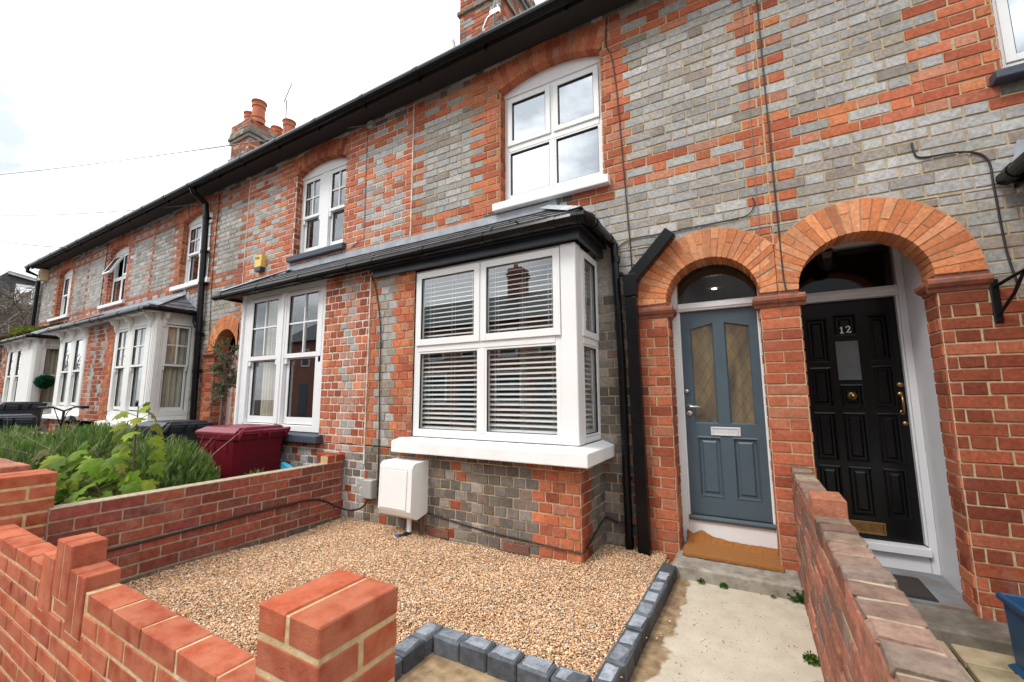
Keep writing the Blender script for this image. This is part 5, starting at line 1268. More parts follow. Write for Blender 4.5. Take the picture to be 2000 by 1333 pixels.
cable('wall_cable', [(.10, -.016, 2.86), (.11, -.016, 2.80), (.06, -.016, 2.725), (-.08, -.016, 2.71), (-.5, -.016, 2.70), (-.85, -.016, 2.70), (-.98, -.016, 2.64), (-1.02, -.02, 2.56)], .005, MAT['cable'], 'black cable crossing the grey bricks above the blue door arch')
cable('wall_cable', [(1.06, -.014, 3.02), (1.065, -.016, 2.95), (1.10, -.016, 2.90), (1.30, -.016, 2.88), (1.40, -.016, 2.80), (1.41, -.016, 2.60), (1.42, -.016, 2.2), (1.44, -.03, 1.98)], .006, MAT['cable'], 'black cable looping over the grey bricks at the right edge')
cable('wall_cable', [(-4.36, -.016, 5.0), (-4.36, -.016, 4.2), (-4.345, -.016, 3.45), (-4.40, -.016, 3.38), (-4.6, -.016, 3.30)], .005, MAT['thin'], 'brown cable down the limewashed wall beside the grey upstairs sill')
cable('wall_cable', [(-8.20, -.016, 4.95), (-8.22, -.016, 3.6), (-8.16, -.016, 2.7), (-8.12, -.016, 2.2), (-8.25, -.03, 2.08)], .006, MAT['cable'], 'thin black cable right of the tall black drainpipe')
cable('wall_cable', [(-13.30, -.016, 5.0), (-13.33, -.016, 4.4), (-13.36, -.016, 3.5), (-13.36, -.016, 3.3)], .007, MAT['cable'], 'thin black cable beside the propped open window')
# overhead lines
def wire(name, A, B, sag, label, r=.006):
    A, B = Vector(A), Vector(B); pts = [A+(B-A)*t-Vector((0, 0, sag*4*t*(1-t))) for t in [i/20 for i in range(21)]]
    mb = MB(); mb.tube(pts, r*1.35, 5); return tag(mb.build(name, MAT['thin'], smooth=True), label, 'overhead line')
wire('overhead_cable', (-40.5, -2.86, 12.6), (-4.30, -.03, 4.99), .35, 'upper overhead cable crossing the sky to the middle house')
wire('overhead_cable', (-40.5, -2.83, 12.3), (-8.12, -.03, 4.80), .8, 'middle overhead cable ending beside the tall black drainpipe')
wire('overhead_cable', (-38.2, -1.41, 11.4), (-14.6, -.40, 5.0), .5, 'lowest overhead cable near the end of the terrace', .008)
E_ = None
a = MB(); a.cbox(-4.33, -4.24, -.05, -.005, 4.93, 5.03, .004); tag(a.build('cable_box', MAT['grey']), 'small grey cable box under the eaves', 'junction box')
# alarm boxes
al = empty('alarm_box', (-6.70, 0, 3.30), 'yellow alarm box below the eaves line left of the grey upstairs sill', 'alarm box')
mb = MB(); mb.prism(lambda u, z, d: (u, -d, z), [(-6.775, 3.34), (-6.595, 3.34), (-6.58, 3.54), (-6.775, 3.54)], .0, .085); mb.build('case', MAT['yellow'], al, bevel=.008)
mb = MB(); mb.prism(lambda u, z, d: (u, -d, z), [(-6.765, 3.275), (-6.61, 3.275), (-6.60, 3.338), (-6.775, 3.338)], .0, .083); mb.build('beacon', MAT['navy'], al, bevel=.006)
textmesh('lettering', 'Yale', .075, (-6.70, -.087, 3.49), MAT['text'], al, ext=.001)
al = empty('alarm_box', (-17.83, 0, 4.70), 'faded yellow alarm box at the end corner of the terrace', 'alarm box')
mb = MB(); mb.prism(lambda u, z, d: (u, -d, z), [(-17.95, 4.68), (-17.70, 4.68), (-17.66, 5.0), (-17.95, 5.0)], .0, .16); mb.build('case', mat('faded_yellow_plastic', (.72, .60, .33), .6), al, bevel=.01)
mb = MB(); mb.box(-17.78, -17.72, -.17, -.161, 4.72, 4.92); mb.build('lettering', MAT['text'], al)

# doormats
mb = MB()
nx, ny = 40, 12
for i in range(nx+1):
    for j_ in range(ny+1):
        u, v = i/nx, j_/ny
        x = -.55+.66*u; y = -.10+.345*v
        z = .094+.012*math.sin(u*5+.4)*v
        if v > .83: z += (v-.83)*.30*(1+.75*math.exp(-((u-.17)/.07)**2)+.12*math.sin(u*9)); y = min(y, .236)
        if u < .06: z += (.06-u)*.7*v
        x += random.uniform(-.004, .004); y += random.uniform(-.004, .004)
        mb.v.append((x, y, z+random.uniform(0, .003)))
for i in range(nx):
    for j_ in range(ny):
        a = i*(ny+1)+j_; mb.f.append((a, a+ny+1, a+ny+2, a+1)); mb.c.append((1, 1, 1)); mb.m.append(0)
o = mb.build('doormat', MAT['coir']); tag(o, 'orange brown coir doormat on the pale step below the blue grey door', 'doormat')
sm = o.modifiers.new('thickness', 'SOLIDIFY'); sm.thickness = .018; sm.offset = 1
d2 = empty('doormat', (.66, .3, .01), 'dark worn doormat below the black front door', 'doormat')
mb = MB(); mb.cbox(.40, .92, .10, .46, .012, .026, .004); mb.build('pile', MAT['mat12'], d2)
mb = MB(); mb.cbox(.385, .935, .085, .475, .012, .019, .002); mb.build('rubber_edge', MAT['rubber'], d2)

# wheelie bins
def wheelie(name, x, y, z, rz, wd, dp, ht, mbdy, mlid, label):
    r = bpy.data.objects.new(name, None); COL.objects.link(r); tag(r, label, 'wheelie bin')
    T0 = Matrix.Translation((x, y, z)) @ Matrix.Rotation(rz, 4, 'Z'); r.matrix_world = Matrix.Translation((x, y, z))
    def B(mb, nm, m, bev=.006, smooth=False):
        mb.v = [tuple(T0 @ Vector(p)) for p in mb.v]; mb.build(nm, m, r, origin=(x, y, z), bevel=bev, smooth=smooth)
    hb = ht-.085; w2, d2_ = wd/2, dp/2
    # local: +y is the front (lid overhang), -y is the back with the hinge bar
    mb = MB()
    def sec(k, zz, ins=0): 
        fx = w2*(.80+.20*k)-ins; f0 = -d2_*(.80+.20*k)+ins; f1 = d2_*(.66+.34*k)-ins; c = .05
        return [(-fx+c, f0, zz), (fx-c, f0, zz), (fx, f0+c, zz), (fx, f1-c, zz), (fx-c, f1, zz), (-fx+c, f1, zz), (-fx, f1-c, zz), (-fx, f0+c, zz)]
    S = [sec(0, .05), sec(.45, hb*.45), sec(.93, hb-.08), sec(.95, hb-.075, -.012), sec(1, hb-.01, -.012), sec(1, hb, .02)]
    vs_ = [p for q in S for p in q]; fs = []
    for i in range(len(S)-1):
        for k in range(8): fs.append((i*8+k, i*8+(k+1) % 8, (i+1)*8+(k+1) % 8, (i+1)*8+k))
    fs.append(tuple(range(8))[::-1]); fs.append(tuple(range((len(S)-1)*8, len(S)*8))); mb.add(vs_, fs)
    for sx_ in (-1, 1):
        for q in (.02, .14, -.2): mb.box(sx_*w2*.965-.012, sx_*w2*.965+.012, q-.012, q+.012, hb-.20, hb-.08)
    B(mb, 'body', mbdy)
    mb = MB(); lz = hb+.004; ov = .05
    ol = [(-w2-.01, -d2_+.03), (w2+.01, -d2_+.03), (w2+.015, d2_+ov-.06), (w2-.05, d2_+ov), (-w2+.05, d2_+ov), (-w2-.015, d2_+ov-.06)]
    def sc(k, zz): return [(px*k, -d2_+.03+(py+d2_-.03)*(1-(1-k)*.7) if py > -d2_+.04 else py+(1-k)*.06, zz) for px, py in ol]
    L0, L1, L2, L3 = sc(1, lz-.035), sc(1, lz), sc(.93, lz+.018), sc(.80, lz+.05)
    vs_ = L0+L1+L2+L3; fs = [(i*6+k, i*6+(k+1) % 6, (i+1)*6+(k+1) % 6, (i+1)*6+k) for i in range(3) for k in range(6)]+[tuple(range(18, 24)), tuple(range(6))[::-1]]
    mb.add(vs_, fs); B(mb, 'lid', mlid, .008)
    mb = MB(); yb = -d2_-.055; zb = hb+.015
    mb.tube([(-w2+.03, yb, zb), (w2-.03, yb, zb)], .015, 10)
    for q in (-w2+.03, -.06, .06, w2-.03):
        mb.prism(lambda a, b, d: (d, a, b), [(-d2_+.02, zb+.015), (yb-.012, zb+.022), (yb-.022, zb), (yb-.005, zb-.022), (-d2_+.0, zb-.10)], q-.012, q+.012)
    B(mb, 'handle', mlid, .003)
    for sx_ in (-1, 1):
        mb = MB(); mb.lathe((sx_*(w2*.80+.01), -d2_*.80-.02, .10), [(.10, -.022), (.10, .022)], 18, 'x'); B(mb, 'wheel', MAT['rubber'], .004)
    return r
wheelie('wheelie_bin', -5.08, -.975, -.02, math.radians(94), .58, .74, 1.035, MAT['redbin'], MAT['redlid'], 'maroon wheelie bin with a faded lid beside the side garden wall')
wheelie('wheelie_bin', -6.62, -1.02, -.02, math.radians(95), .54, .66, 1.05, MAT['darkbin'], MAT['darkbin'], 'dark slate wheelie bin half hidden behind the lavender and the maroon bin')
wheelie('wheelie_bin', -9.9, -1.85, -.02, math.radians(80), .58, .74, 1.10, MAT['darkbin'], MAT['darkbin'], 'nearer dark navy bin with a shiny lid beside the parked bicycle')
wheelie('wheelie_bin', -11.5, -1.50, .06, math.radians(100), .56, .70, 1.20, MAT['darkbin'], MAT['darkbin'], 'further dark grey bin behind the navy bin at the left edge')
cy = MB(); cy.prism(front(-.80), [(-4.62, .0), (-4.27, .0), (-4.31, .46), (-4.50, .56), (-4.60, .585)], -.05, .0); tag(cy.build('plastic_sheet', MAT['cyan'], bevel=.004), 'bright cyan plastic board leaning beside the maroon bin', 'board')
# blue recycling box by number 12
bb = empty('recycling_box', (1.35, -.62, -.07), 'blue plastic recycling box on the flagstones beside the red brick door pier', 'recycling box')
mb = MB()
def bsec(zz, g): 
    pts = [(1.075-g, -.40+g), (1.55+g, -.40+g), (1.55+g, -1.02-g), (1.22, -1.02-g), (1.16-g, -.96-g), (1.115-g, -.62), (1.09-g, -.58)]
    return [(px, py, zz) for px, py in pts]
S = [bsec(-.068, -.0), bsec(.24, .012), bsec(.245, .03), bsec(.275, .03), bsec(.28, .012), bsec(-.03, -.02)]
n_ = 7; vs_ = [p for q in S for p in q]; fs = [(i*n_+k, i*n_+(k+1) % n_, (i+1)*n_+(k+1) % n_, (i+1)*n_+k) for i in range(len(S)-1) for k in range(n_)]+[tuple(range(n_))[::-1], tuple(range((len(S)-1)*n_, len(S)*n_))]
mb.add(vs_, fs); mb.build('tub', MAT['bluebox'], bb, bevel=.01)
mb = MB(); mb.add([(px-.03, py+.0, -.066) for px, py, _ in bsec(0, .0)[:1]+bsec(0, 0)[3:]]+[(px, py, -.05) for px, py, _ in bsec(0, .0)[:1]+bsec(0, 0)[3:]], [(0, 1, 2, 3, 4)[::-1], (5, 6, 7, 8, 9), (0, 1, 6, 5), (1, 2, 7, 6), (2, 3, 8, 7), (3, 4, 9, 8), (4, 0, 5, 9)]); mb.build('base_flange', MAT['bluebox'], bb)
# hanging basket bracket
br = empty('wall_bracket', (1.345, 0, 1.75), 'black iron hanging basket bracket on the wall at the right edge', 'bracket')
mb = MB(); mb.cbox(1.325, 1.365, -.022, -.004, 1.745, 2.02, .005); mb.build('back_plate', MAT['black'], br)
mb = MB(); mb.tube([(1.345, -.02, 1.97), (1.38, -.12, 2.0), (1.40, -.26, 2.02), (1.41, -.30, 2.05)], .010, 8); mb.tube([(1.345, -.02, 1.79), (1.38, -.13, 1.90), (1.395, -.22, 2.005)], .009, 8)
mb.lathe((1.41, -.30, 2.03), [(.02, -.015), (.026, 0), (.02, .02)], 10); mb.build('arm', MAT['black'], br)

# blinds and curtains behind the glass
def blind(x0, x1, yy, zb, zt, label, P=None):
    r = empty('venetian_blind', ((x0+x1)/2, yy, zb) if P is None else P((x0+x1)/2, zb, 0), label, 'blind', 'white venetian blinds in the corner bay window'); Q = P or front(yy)
    mb = MB(); z = zb+.03; ta = math.radians(24)
    while z < zt-.04:
        c_, s_ = math.cos(ta), math.sin(ta); h = .0225
        mb.add([Q(x0, z-h*s_-.002, h*c_), Q(x1, z-h*s_-.002, h*c_), Q(x1, z+h*s_-.0015, -h*c_), Q(x0, z+h*s_-.0015, -h*c_), Q(x0, z-h*s_+.002, h*c_), Q(x1, z-h*s_+.002, h*c_), Q(x1, z+.0045, 0), Q(x0, z+.0045, 0), Q(x1, z+h*s_+.0015, -h*c_), Q(x0, z+h*s_+.0015, -h*c_)],
               [(0, 1, 2, 3), (4, 5, 1, 0), (4, 7, 6, 5), (7, 9, 8, 6), (9, 3, 2, 8)]); z += .0445
    mb.build('slats', MAT['blind'], r)
    mb = MB(); mb.pbox(Q, x0, x1, zt-.035, zt, -.025, .025); mb.pbox(Q, x0, x1, zb, zb+.018, -.024, .024); mb.build('rail', MAT['blind'], r)
    mb = MB(); n_ = max(2, int((x1-x0)/.33)+1)
    for i in range(n_):
        u = x0+.09+(x1-x0-.18)*i/(n_-1)
        for q in (-.026, .026): mb.tube([Q(u, zb, q), Q(u, zt, q)], .0016, 4)
    mb.tube([Q(x1-.12, zb+.75, .03), Q(x1-.12, zt, .03)], .0022, 4)
    mb.build('cords', MAT['cord'], r)
blind(-2.83, -2.11, -.49, .985, 2.53, 'white venetian blind in the left half of the corner bay window')
blind(-2.07, -1.33, -.49, .985, 2.53, 'white venetian blind in the right half of the corner bay window')
blind(-.42, -.05, 0, .985, 2.53, 'narrow white venetian blind in the side light of the corner bay window', right(-1.27))
def curtain(name, P, u0, u1, z0, z1, m, label, folds=9, amp=.022):
    mb = MB(); n_ = folds*8
    for i in range(n_+1):
        u = u0+(u1-u0)*i/n_
        for z in (z0, (z0+z1)/2, z1):
            mb.v.append(P(u+.006*math.sin(i*1.7+z), z, amp*math.sin(i*2*math.pi/8)*(1.1 if z < z1 else .8)+.006*math.sin(i*.9)))
    for i in range(n_):
        for k in range(2): a = i*3+k; mb.f.append((a, a+3, a+4, a+1)); mb.c.append((1, 1, 1)); mb.m.append(0)
    return tag(mb.build(name, m, smooth=True), label, 'curtain', 'curtains behind the ground floor windows')
QB = front(-.47)
curtain('curtain', QB, -5.60, -5.36, .95, 2.65, MAT['curtain'], 'cream curtain in the left sash of the window behind the maroon bin', 4)
curtain('curtain', QB, -5.17, -5.06, .95, 2.65, MAT['curtain'], 'narrow cream curtain in the right sash of the window behind the maroon bin', 2)
curtain('curtain', QB, -5.96, -5.88, .95, 2.65, MAT['curtain'], 'pale curtain edge at the left jamb of the window behind the maroon bin', 2)
curtain('curtain', left(-8.78), -.47, -.03, 1.0, 2.62, MAT['curtain'], 'cream curtain filling the side light of the cream timber bay', 6)
curtain('curtain', QB, -10.2, -10.0, 1.0, 2.62, MAT['curtain'], 'cream curtain in the front of the cream timber bay', 3)
curtain('curtain', QB, -9.25, -8.85, 1.0, 2.62, MAT['curtain'], 'gathered curtain at the corner of the cream timber bay', 5)
curtain('curtain', QB, -13.15, -11.95, 1.05, 2.62, MAT['greencur'], 'pale green net curtain in the white bay beside the bicycle', 12, .01)
curtain('curtain', left(-15.28), -.5, -.05, 1.05, 2.62, MAT['curtain'], 'striped dim curtain in the side light of the farthest bay', 6)
curtain('curtain', front(.30), wa+.02 if False else -5.86, -5.55, 3.45, 4.7, MAT['greencur'], 'dim curtain in the left upstairs sash above the grey sill', 4)
curtain('curtain', front(.32), 1.56, 2.64, 3.42, 4.7, MAT['blind'], 'white curtain in the upstairs window at the top right corner', 12, .01)
# topiary ball hanging by the farthest bay
def leafmesh(name, root, C, nrm, ln, wd, cols, m, droop=.3):
    """many small pointed leaves: base points C (n,3), directions nrm (n,3)"""
    n_ = len(C); d = nrm/np.linalg.norm(nrm, axis=1, keepdims=True); rv = rng.normal(size=(n_, 3)); s_ = np.cross(d, rv); s_ /= np.linalg.norm(s_, axis=1, keepdims=True); u = np.cross(s_, d)
    ln = np.broadcast_to(ln, (n_,))[:, None]; wd = np.broadcast_to(wd, (n_,))[:, None]
    a = C; b = C+d*ln*.5+s_*wd*.5+u*ln*.06; c = C+d*ln-u*ln*droop*.3; e = C+d*ln*.5-s_*wd*.5+u*ln*.06
    V = np.stack([a, b, c, e], 1).reshape(-1, 3); F = np.arange(4*n_).reshape(-1, 4); return npmesh(name, V, F, np.repeat(cols, 4, 0), m, root)
def gcols(n_, base, var=.3):
    base = np.array(base); c = base[rng.integers(0, len(base), n_)]; return np.clip(c*rng.uniform(1-var, 1+var, (n_, 1)), .004, 1)
tp = empty('topiary_ball', (-14.85, -.42, 1.50), 'round green topiary ball hanging in front of the farthest bay', 'topiary')
v = rng.normal(size=(1600, 3)); v /= np.linalg.norm(v, axis=1, keepdims=True)
leafmesh('foliage', tp, v*.15*rng.uniform(.6, 1, (1600, 1))+np.array([-14.85, -.42, 1.68]), v+rng.normal(size=(1600, 3))*.5, .05, .022, gcols(1600, [(.01, .09, .045), (.015, .13, .06), (.008, .06, .03)]), MAT['leaf'])
mb = MB(); mb.tube([(-14.85, -.42, 1.8), (-14.85, -.42, 2.74)], .004, 4); mb.build('wire', MAT['thin'], tp)

# lavender hedge of the neighbouring garden
def lavender(cx, cy, rx, ry, h, label, n_=1500, z0=0):
    r = empty('lavender_bush', (cx, cy, z0), label, 'lavender', 'lavender bushes in the neighbouring garden')
    a = rng.uniform(0, 6.283, n_); q = np.sqrt(rng.random(n_)); x = cx+rx*q*np.cos(a); y = cy+ry*q*np.sin(a)
    top = h*(1-.40*q**2.5)*rng.uniform(.80, 1.08, n_); lean = np.stack([np.cos(a)*q*.45+rng.normal(0, .13, n_), np.sin(a)*q*.45+rng.normal(0, .13, n_), np.ones(n_)], 1)
    lean /= np.linalg.norm(lean, axis=1, keepdims=True)
    k = 15; Cs = []; Ds = []; ls = []; cs = []
    base = gcols(n_, [(.13, .21, .042), (.095, .17, .038), (.18, .25, .06), (.22, .27, .13), (.065, .125, .03)], .25)
    for i in range(k):
        t = i/(k-1); L0 = .26
        p = np.stack([x, y, z0+top], 1)-lean*L0*(1-t); an = i*2.4+a
        out = np.stack([np.cos(an), np.sin(an), np.zeros(n_)], 1)
        Cs.append(p); Ds.append(lean*(.9+.7*t)+out*(.75-.4*t)); ls.append(rng.uniform(.045, .085, n_)); cs.append(base*(.8+.35*t))
    leafmesh('foliage', r, np.concatenate(Cs), np.concatenate(Ds), np.concatenate(ls), .0105, np.concatenate(cs), MAT['leaf'], .2)
    mb = MB()
    for i in range(0, n_, 12):
        p = Vector((float(x[i]), float(y[i]), float(z0+top[i]-.14))); b = Vector((cx+(float(x[i])-cx)*.35, cy+(float(y[i])-cy)*.35, z0)); m_ = (p+b)/2+Vector((float(np.cos(a[i]))*.06, float(np.sin(a[i]))*.06, -.04)); mb.tube([b, m_, p], [.007, .005, .003], 4)
    mb.build('woody_stems', MAT['twig'], r)
    mb = MB()
    for i in range(9):
        an = random.uniform(-1.6, 1.2); p = Vector((cx+rx*.5*math.cos(an), cy+ry*.5*math.sin(an), z0+h*.65)); d = Vector((math.cos(an)*.5+random.gauss(0, .2), math.sin(an)*.5+random.gauss(0, .2), random.uniform(.3, .9))).normalized()
        mb.tube([p, p+d*.3, p+d*random.uniform(.45, .7)+Vector((0, 0, -.04))], [.0022, .002, .0014], 4)
    if n_ > 500: mb.build('dry_stalks', MAT['straw'], r)
    return r
lavender(-5.05, -1.72, .62, .42, .84, 'lavender bush nearest the maroon bin, with dry stalks')
lavender(-6.0, -1.85, .75, .50, .94, 'lavender bush behind the tall maple stem', 1700)
lavender(-7.05, -1.80, .80, .55, .90, 'lavender bush in front of the bicycle', 1700)
lavender(-6.3, -2.45, .70, .40, .86, 'front lavender bush left of the maple leaves', 1500)
lavender(-8.3, -2.10, .85, .55, .86, 'lavender bush at the left edge in front of the navy bin', 1600)
lavender(-7.5, -2.62, .75, .35, .84, 'front lavender bush behind the older brown wall', 1400)
lavender(-4.30, -1.22, .20, .22, .52, 'small lavender tuft at the foot of the maroon bin', 300)
# maple sapling
LO = [(0, 0), (.10, -.03), (.22, -.10), (.30, -.02), (.27, .06), (.42, .06), (.56, .14), (.47, .22), (.50, .30), (.36, .34), (.27, .36), (.34, .50), (.28, .60), (.34, .72), (.22, .72), (.12, .70), (.10, .84), (0, 1.05)]
LO = LO+[(-x, y) for x, y in LO[-2:0:-1]]
mp_ = empty('maple_sapling', (-4.34, -2.16, 0), 'young maple sapling with broad lobed leaves standing over the side wall', 'sapling')
mlv = MB()
def mleaf(p, d, n, s, col):
    d = d.normalized(); sx_ = d.cross(n).normalized(); n = sx_.cross(d).normalized(); pts = []
    for (u, v) in LO:
        bend = -.28*(v**2)*s-.30*abs(u)**1.5*s+random.uniform(-.01, .01)*s
        pts.append(p+sx_*u*s+d*v*s+n*bend)
    mid = p+d*.33*s; pts.append(mid); k = len(LO)
    mlv.add(pts, [(i, (i+1) % k, k) for i in range(k)], col)
stems = [[(-4.34, -2.16, 0), (-4.35, -2.17, .5), (-4.355, -2.19, .9), (-4.34, -2.20, 1.24)], [(-4.36, -2.2, .1), (-4.45, -2.35, .45), (-4.55, -2.48, .72)], [(-4.34, -2.2, .1), (-4.30, -2.33, .5), (-4.28, -2.42, .66)], [(-4.4, -2.2, .15), (-4.6, -2.25, .6), (-4.72, -2.32, .88)]]
ms = MB()
for s_ in stems: ms.tube(s_, [.012, .009, .006, .004][:len(s_)], 6)
def young(zf): 
    g = random.choice([(.11, .175, .012), (.155, .23, .016), (.075, .13, .010), (.21, .28, .03)]); y = random.choice([(.17, .15, .03), (.15, .17, .035)])
    return tuple(q*random.uniform(.85, 1.2) for q in (y if random.random() < zf else g))
for si, s_ in enumerate(stems):
    n_ = (22, 24, 16, 24)[si]
    for i in range(n_):
        t = (.30 if si == 0 else .22)+(.70 if si == 0 else .78)*(i+.5)/n_; L_ = (len(s_)-1)*t; k = min(int(L_), len(s_)-2); f = L_-k
        p = Vector(s_[k])*(1-f)+Vector(s_[k+1])*f; an = i*2.2+si; out = Vector((math.cos(an), math.sin(an), 0))
        low = 1-t if si == 0 else .5
        pl_ = .05+.13*low+random.uniform(0, .05); q = p+out*pl_+Vector((0, 0, pl_*.5)); ms.tube([p, q], .0022, 4)
        d = out*.8+Vector((.25, -.45, -.25-.35*random.random())); nn = Vector((.35, -.5, .8)).normalized()+Vector((random.gauss(0, .2), random.gauss(0, .2), random.gauss(0, .15)))
        mleaf(q, d, nn, (.10+.085*low if si == 0 else random.uniform(.10, .165)), young(.55 if si == 0 and t > .75 else .06))
for i in range(40):
    p = Vector((random.uniform(-4.95, -4.10), 0, random.uniform(.50, .86))); p.y = -2.30-.16*(p.x+4.1)/-.75-random.uniform(-.1, .18)
    p.z -= .25*max(0, (p.x+4.45)/.35)*.6
    mleaf(p, Vector((random.gauss(.1, .5), random.gauss(-.5, .3), -.45)), Vector((.35+random.gauss(0, .2), -.5, .75)), random.uniform(.10, .165), young(.04))
for (x, y, z) in ((-5.15, -2.50, .88), (-5.2, -2.52, .84), (-5.05, -2.48, .82)): mleaf(Vector((x, y, z)), Vector((.4+random.gauss(0, .4), -.5, -.4)), Vector((.3, -.5, .8)), .12, (.11, .10, .03))
mlv.build('leaves', MAT['leaf'], mp_, smooth=False); ms.build('stems', MAT['twig'], mp_)
# small olive tree in front of the neighbouring arch
ol = empty('olive_tree', (-6.76, -.42, 0), 'small grey green olive tree in front of the neighbouring brick arch', 'tree')
mb = MB(); mb.tube([(-6.70, -.40, 0), (-6.72, -.42, .9), (-6.74, -.40, 1.5), (-6.72, -.42, 2.05)], [.025, .02, .015, .006], 6)
Cc = []; Dd = []
for i in range(26):
    an = random.uniform(0, 6.28); b = Vector((-6.73, -.41, random.uniform(1.25, 2.0))); e = b+Vector((math.cos(an)*random.uniform(.10, .34), math.sin(an)*random.uniform(.08, .2), random.uniform(-.15, .22))); mb.tube([b, (b+e)/2+Vector((0, 0, .05)), e], [.006, .004, .002], 4)
    for k in range(46):
        t = random.uniform(.2, 1); Cc.append(b+(e-b)*t+Vector((random.gauss(0, .02), random.gauss(0, .02), .05*(1-abs(2*t-1))+random.gauss(0, .02)))); Dd.append((e-b).normalized()+Vector((random.gauss(0, .6), random.gauss(0, .6), random.gauss(0, .6))))
mb.build('trunk', MAT['bark'], ol); n_ = len(Cc); leafmesh('crown', ol, np.array(Cc), np.array(Dd), rng.uniform(.05, .085, n_), .016, gcols(n_, [(.13, .15, .085), (.18, .20, .125), (.09, .105, .055)]), MAT['leaf'])
# weeds
for (x, y, z, s_, lab) in ((-.40, -.315, 0, .024, 'tiny green weeds at the foot of the pale step, left clump'), (-.26, -.315, 0, .026, 'tiny green weeds at the foot of the pale step, right clump'), (.03, -.32, 0, .015, 'smallest weed sprig at the foot of the pale step'),
                           (.165, -.27, 0, .06, 'bushy weed in the corner between the pale step and the path wall'), (.168, -1.0, 0, .036, 'green weed at the bottom of the path wall halfway along'), (.172, -1.22, 0, .024, 'small weed at the bottom of the path wall nearest the camera'), (.78, -.30, -.07, .022, 'scrap of moss in front of the dirty stone step')):
    n_ = int(160*s_/.05)+60; v = rng.normal(size=(n_, 3)); v[:, 2] = np.abs(v[:, 2])*.9; v /= np.linalg.norm(v, axis=1, keepdims=True)
    Cw = v*s_*rng.uniform(.3, 1, (n_, 1))+np.array([x, y, z+.005]); Cw[:, 0] = np.minimum(Cw[:, 0], .195) if x < .3 else Cw[:, 0]
    tag(leafmesh('weed', None, Cw, v+rng.normal(size=(n_, 3))*.5, s_*.42, s_*.30, gcols(n_, [(.07, .14, .015), (.10, .19, .025), (.045, .10, .012)]), MAT['leaf']), lab, 'weed')
# moss and ferns on the farthest bay roof
n_ = 2600; x = rng.uniform(-17.9, -15.4, n_); t = rng.random(n_)**1.6; sl_ = .40/.75
Cm = np.stack([x, -.74+.70*t, 2.83+.70*t*sl_+.02], 1); dm = np.stack([rng.normal(0, .6, n_), rng.normal(-.3, .6, n_), np.abs(rng.normal(.6, .4, n_))], 1)
tag(leafmesh('moss', None, Cm, dm, rng.uniform(.03, .10, n_), .025, gcols(n_, [(.12, .05, .025), (.09, .045, .025), (.15, .07, .03), (.10, .10, .02)]), MAT['moss']), 'rusty brown moss growing over the farthest bay roof', 'moss')
n_ = 900; x = rng.normal(-16.0, .28, n_); Cm = np.stack([x, rng.uniform(-.78, -.45, n_), 2.85+rng.random(n_)*.16], 1)
tag(leafmesh('fern', None, Cm, rng.normal(size=(n_, 3))+np.array([0, -.3, .8]), .11, .03, gcols(n_, [(.16, .21, .02), (.10, .15, .02), (.20, .22, .04)]), MAT['leaf']), 'bright yellow green fern tuft on the farthest bay roof', 'fern')

# bicycle leaning behind the lavender
bk = empty('bicycle', (-8.9, -1.5, 0), 'turquoise mountain bicycle parked behind the lavender', 'bicycle')
yb = -1.42; O = Vector((-9.05, yb, 0)); d = Vector((.93, -.37, 0)).normalized()
def bp(a, z, s_=0): n_ = Vector((-d.y, d.x, 0)); return O+d*a+n_*s_+Vector((0, 0, z))
for c_ in (-.52, .52):
    wv = MB(); pts = [bp(c_+.33*math.cos(k*math.pi/16), .34+.33*math.sin(k*math.pi/16)) for k in range(33)]; wv.tube(pts, .022, 8, cap=False); wo = wv.build('wheel', MAT['rubber'], bk)
    sp_ = MB()
    for k in range(14): sp_.tube([bp(c_, .34), bp(c_+.32*math.cos(k*math.pi/7), .34+.32*math.sin(k*math.pi/7))], .0018, 4)
    sp_.tube([bp(c_, .34, -.04), bp(c_, .34, .04)], .02, 8); sp_.build('spokes', MAT['steel'], wo)
fm = MB(); bbk = bp(-.08, .30); stp = bp(-.24, .78); hdp = bp(.30, .84); hdb = bp(.335, .68)
for a, b, r_ in ((bbk, stp, .018), (stp, hdp, .02), (bbk, hdb, .024), (hdp, hdb, .02), (bbk, bp(-.52, .34), .012), (stp, bp(-.52, .34), .010)): fm.tube([a, b], r_, 8)
fm.build('frame', MAT['teal'], bk)
fk = MB(); fk.tube([hdb, bp(.40, .55), bp(.52, .34)], .018, 8); fk.tube([hdp, bp(.275, 1.12)], .016, 8); fk.build('fork', MAT['black'], bk)
hbm = MB(); hbm.tube([bp(.27, 1.16, -.26), bp(.30, 1.17, -.12), bp(.285, 1.11, 0), bp(.30, 1.17, .12), bp(.27, 1.16, .26)], .013, 8)
for q in (-.26, .26): hbm.tube([bp(.27, 1.16, q), bp(.285, 1.165, q*.6)], .021, 8); hbm.tube([bp(.30, 1.16, q*.6), bp(.37, 1.13, q*.8)], .008, 5)
for q in (-.1, .1): hbm.tube([bp(.31, 1.16, q), bp(.44, 1.10, q*.6), bp(.38, .90, 0)], .006, 5)
hbm.build('handlebar', MAT['black'], bk)
sd_ = MB(); sd_.tube([bp(-.38, .955), bp(-.30, .96), bp(-.20, .945), bp(-.10, .94)], [.06, .07, .035, .02], 8); sd_.tube([stp, bp(-.27, .93)], .014, 8); sd_.build('saddle', MAT['black'], bk)
cr = MB(); cr.tube([bp(-.08, .30, -.07), bp(-.08, .30, .07)], .05, 12); cr.tube([bp(-.08, .30, -.08), bp(.06, .20, -.08)], .01, 6); cr.tube([bp(-.08, .30, .08), bp(-.22, .40, .08)], .01, 6); cr.build('crank', MAT['black'], bk)
lw = MB(); y_ = 0
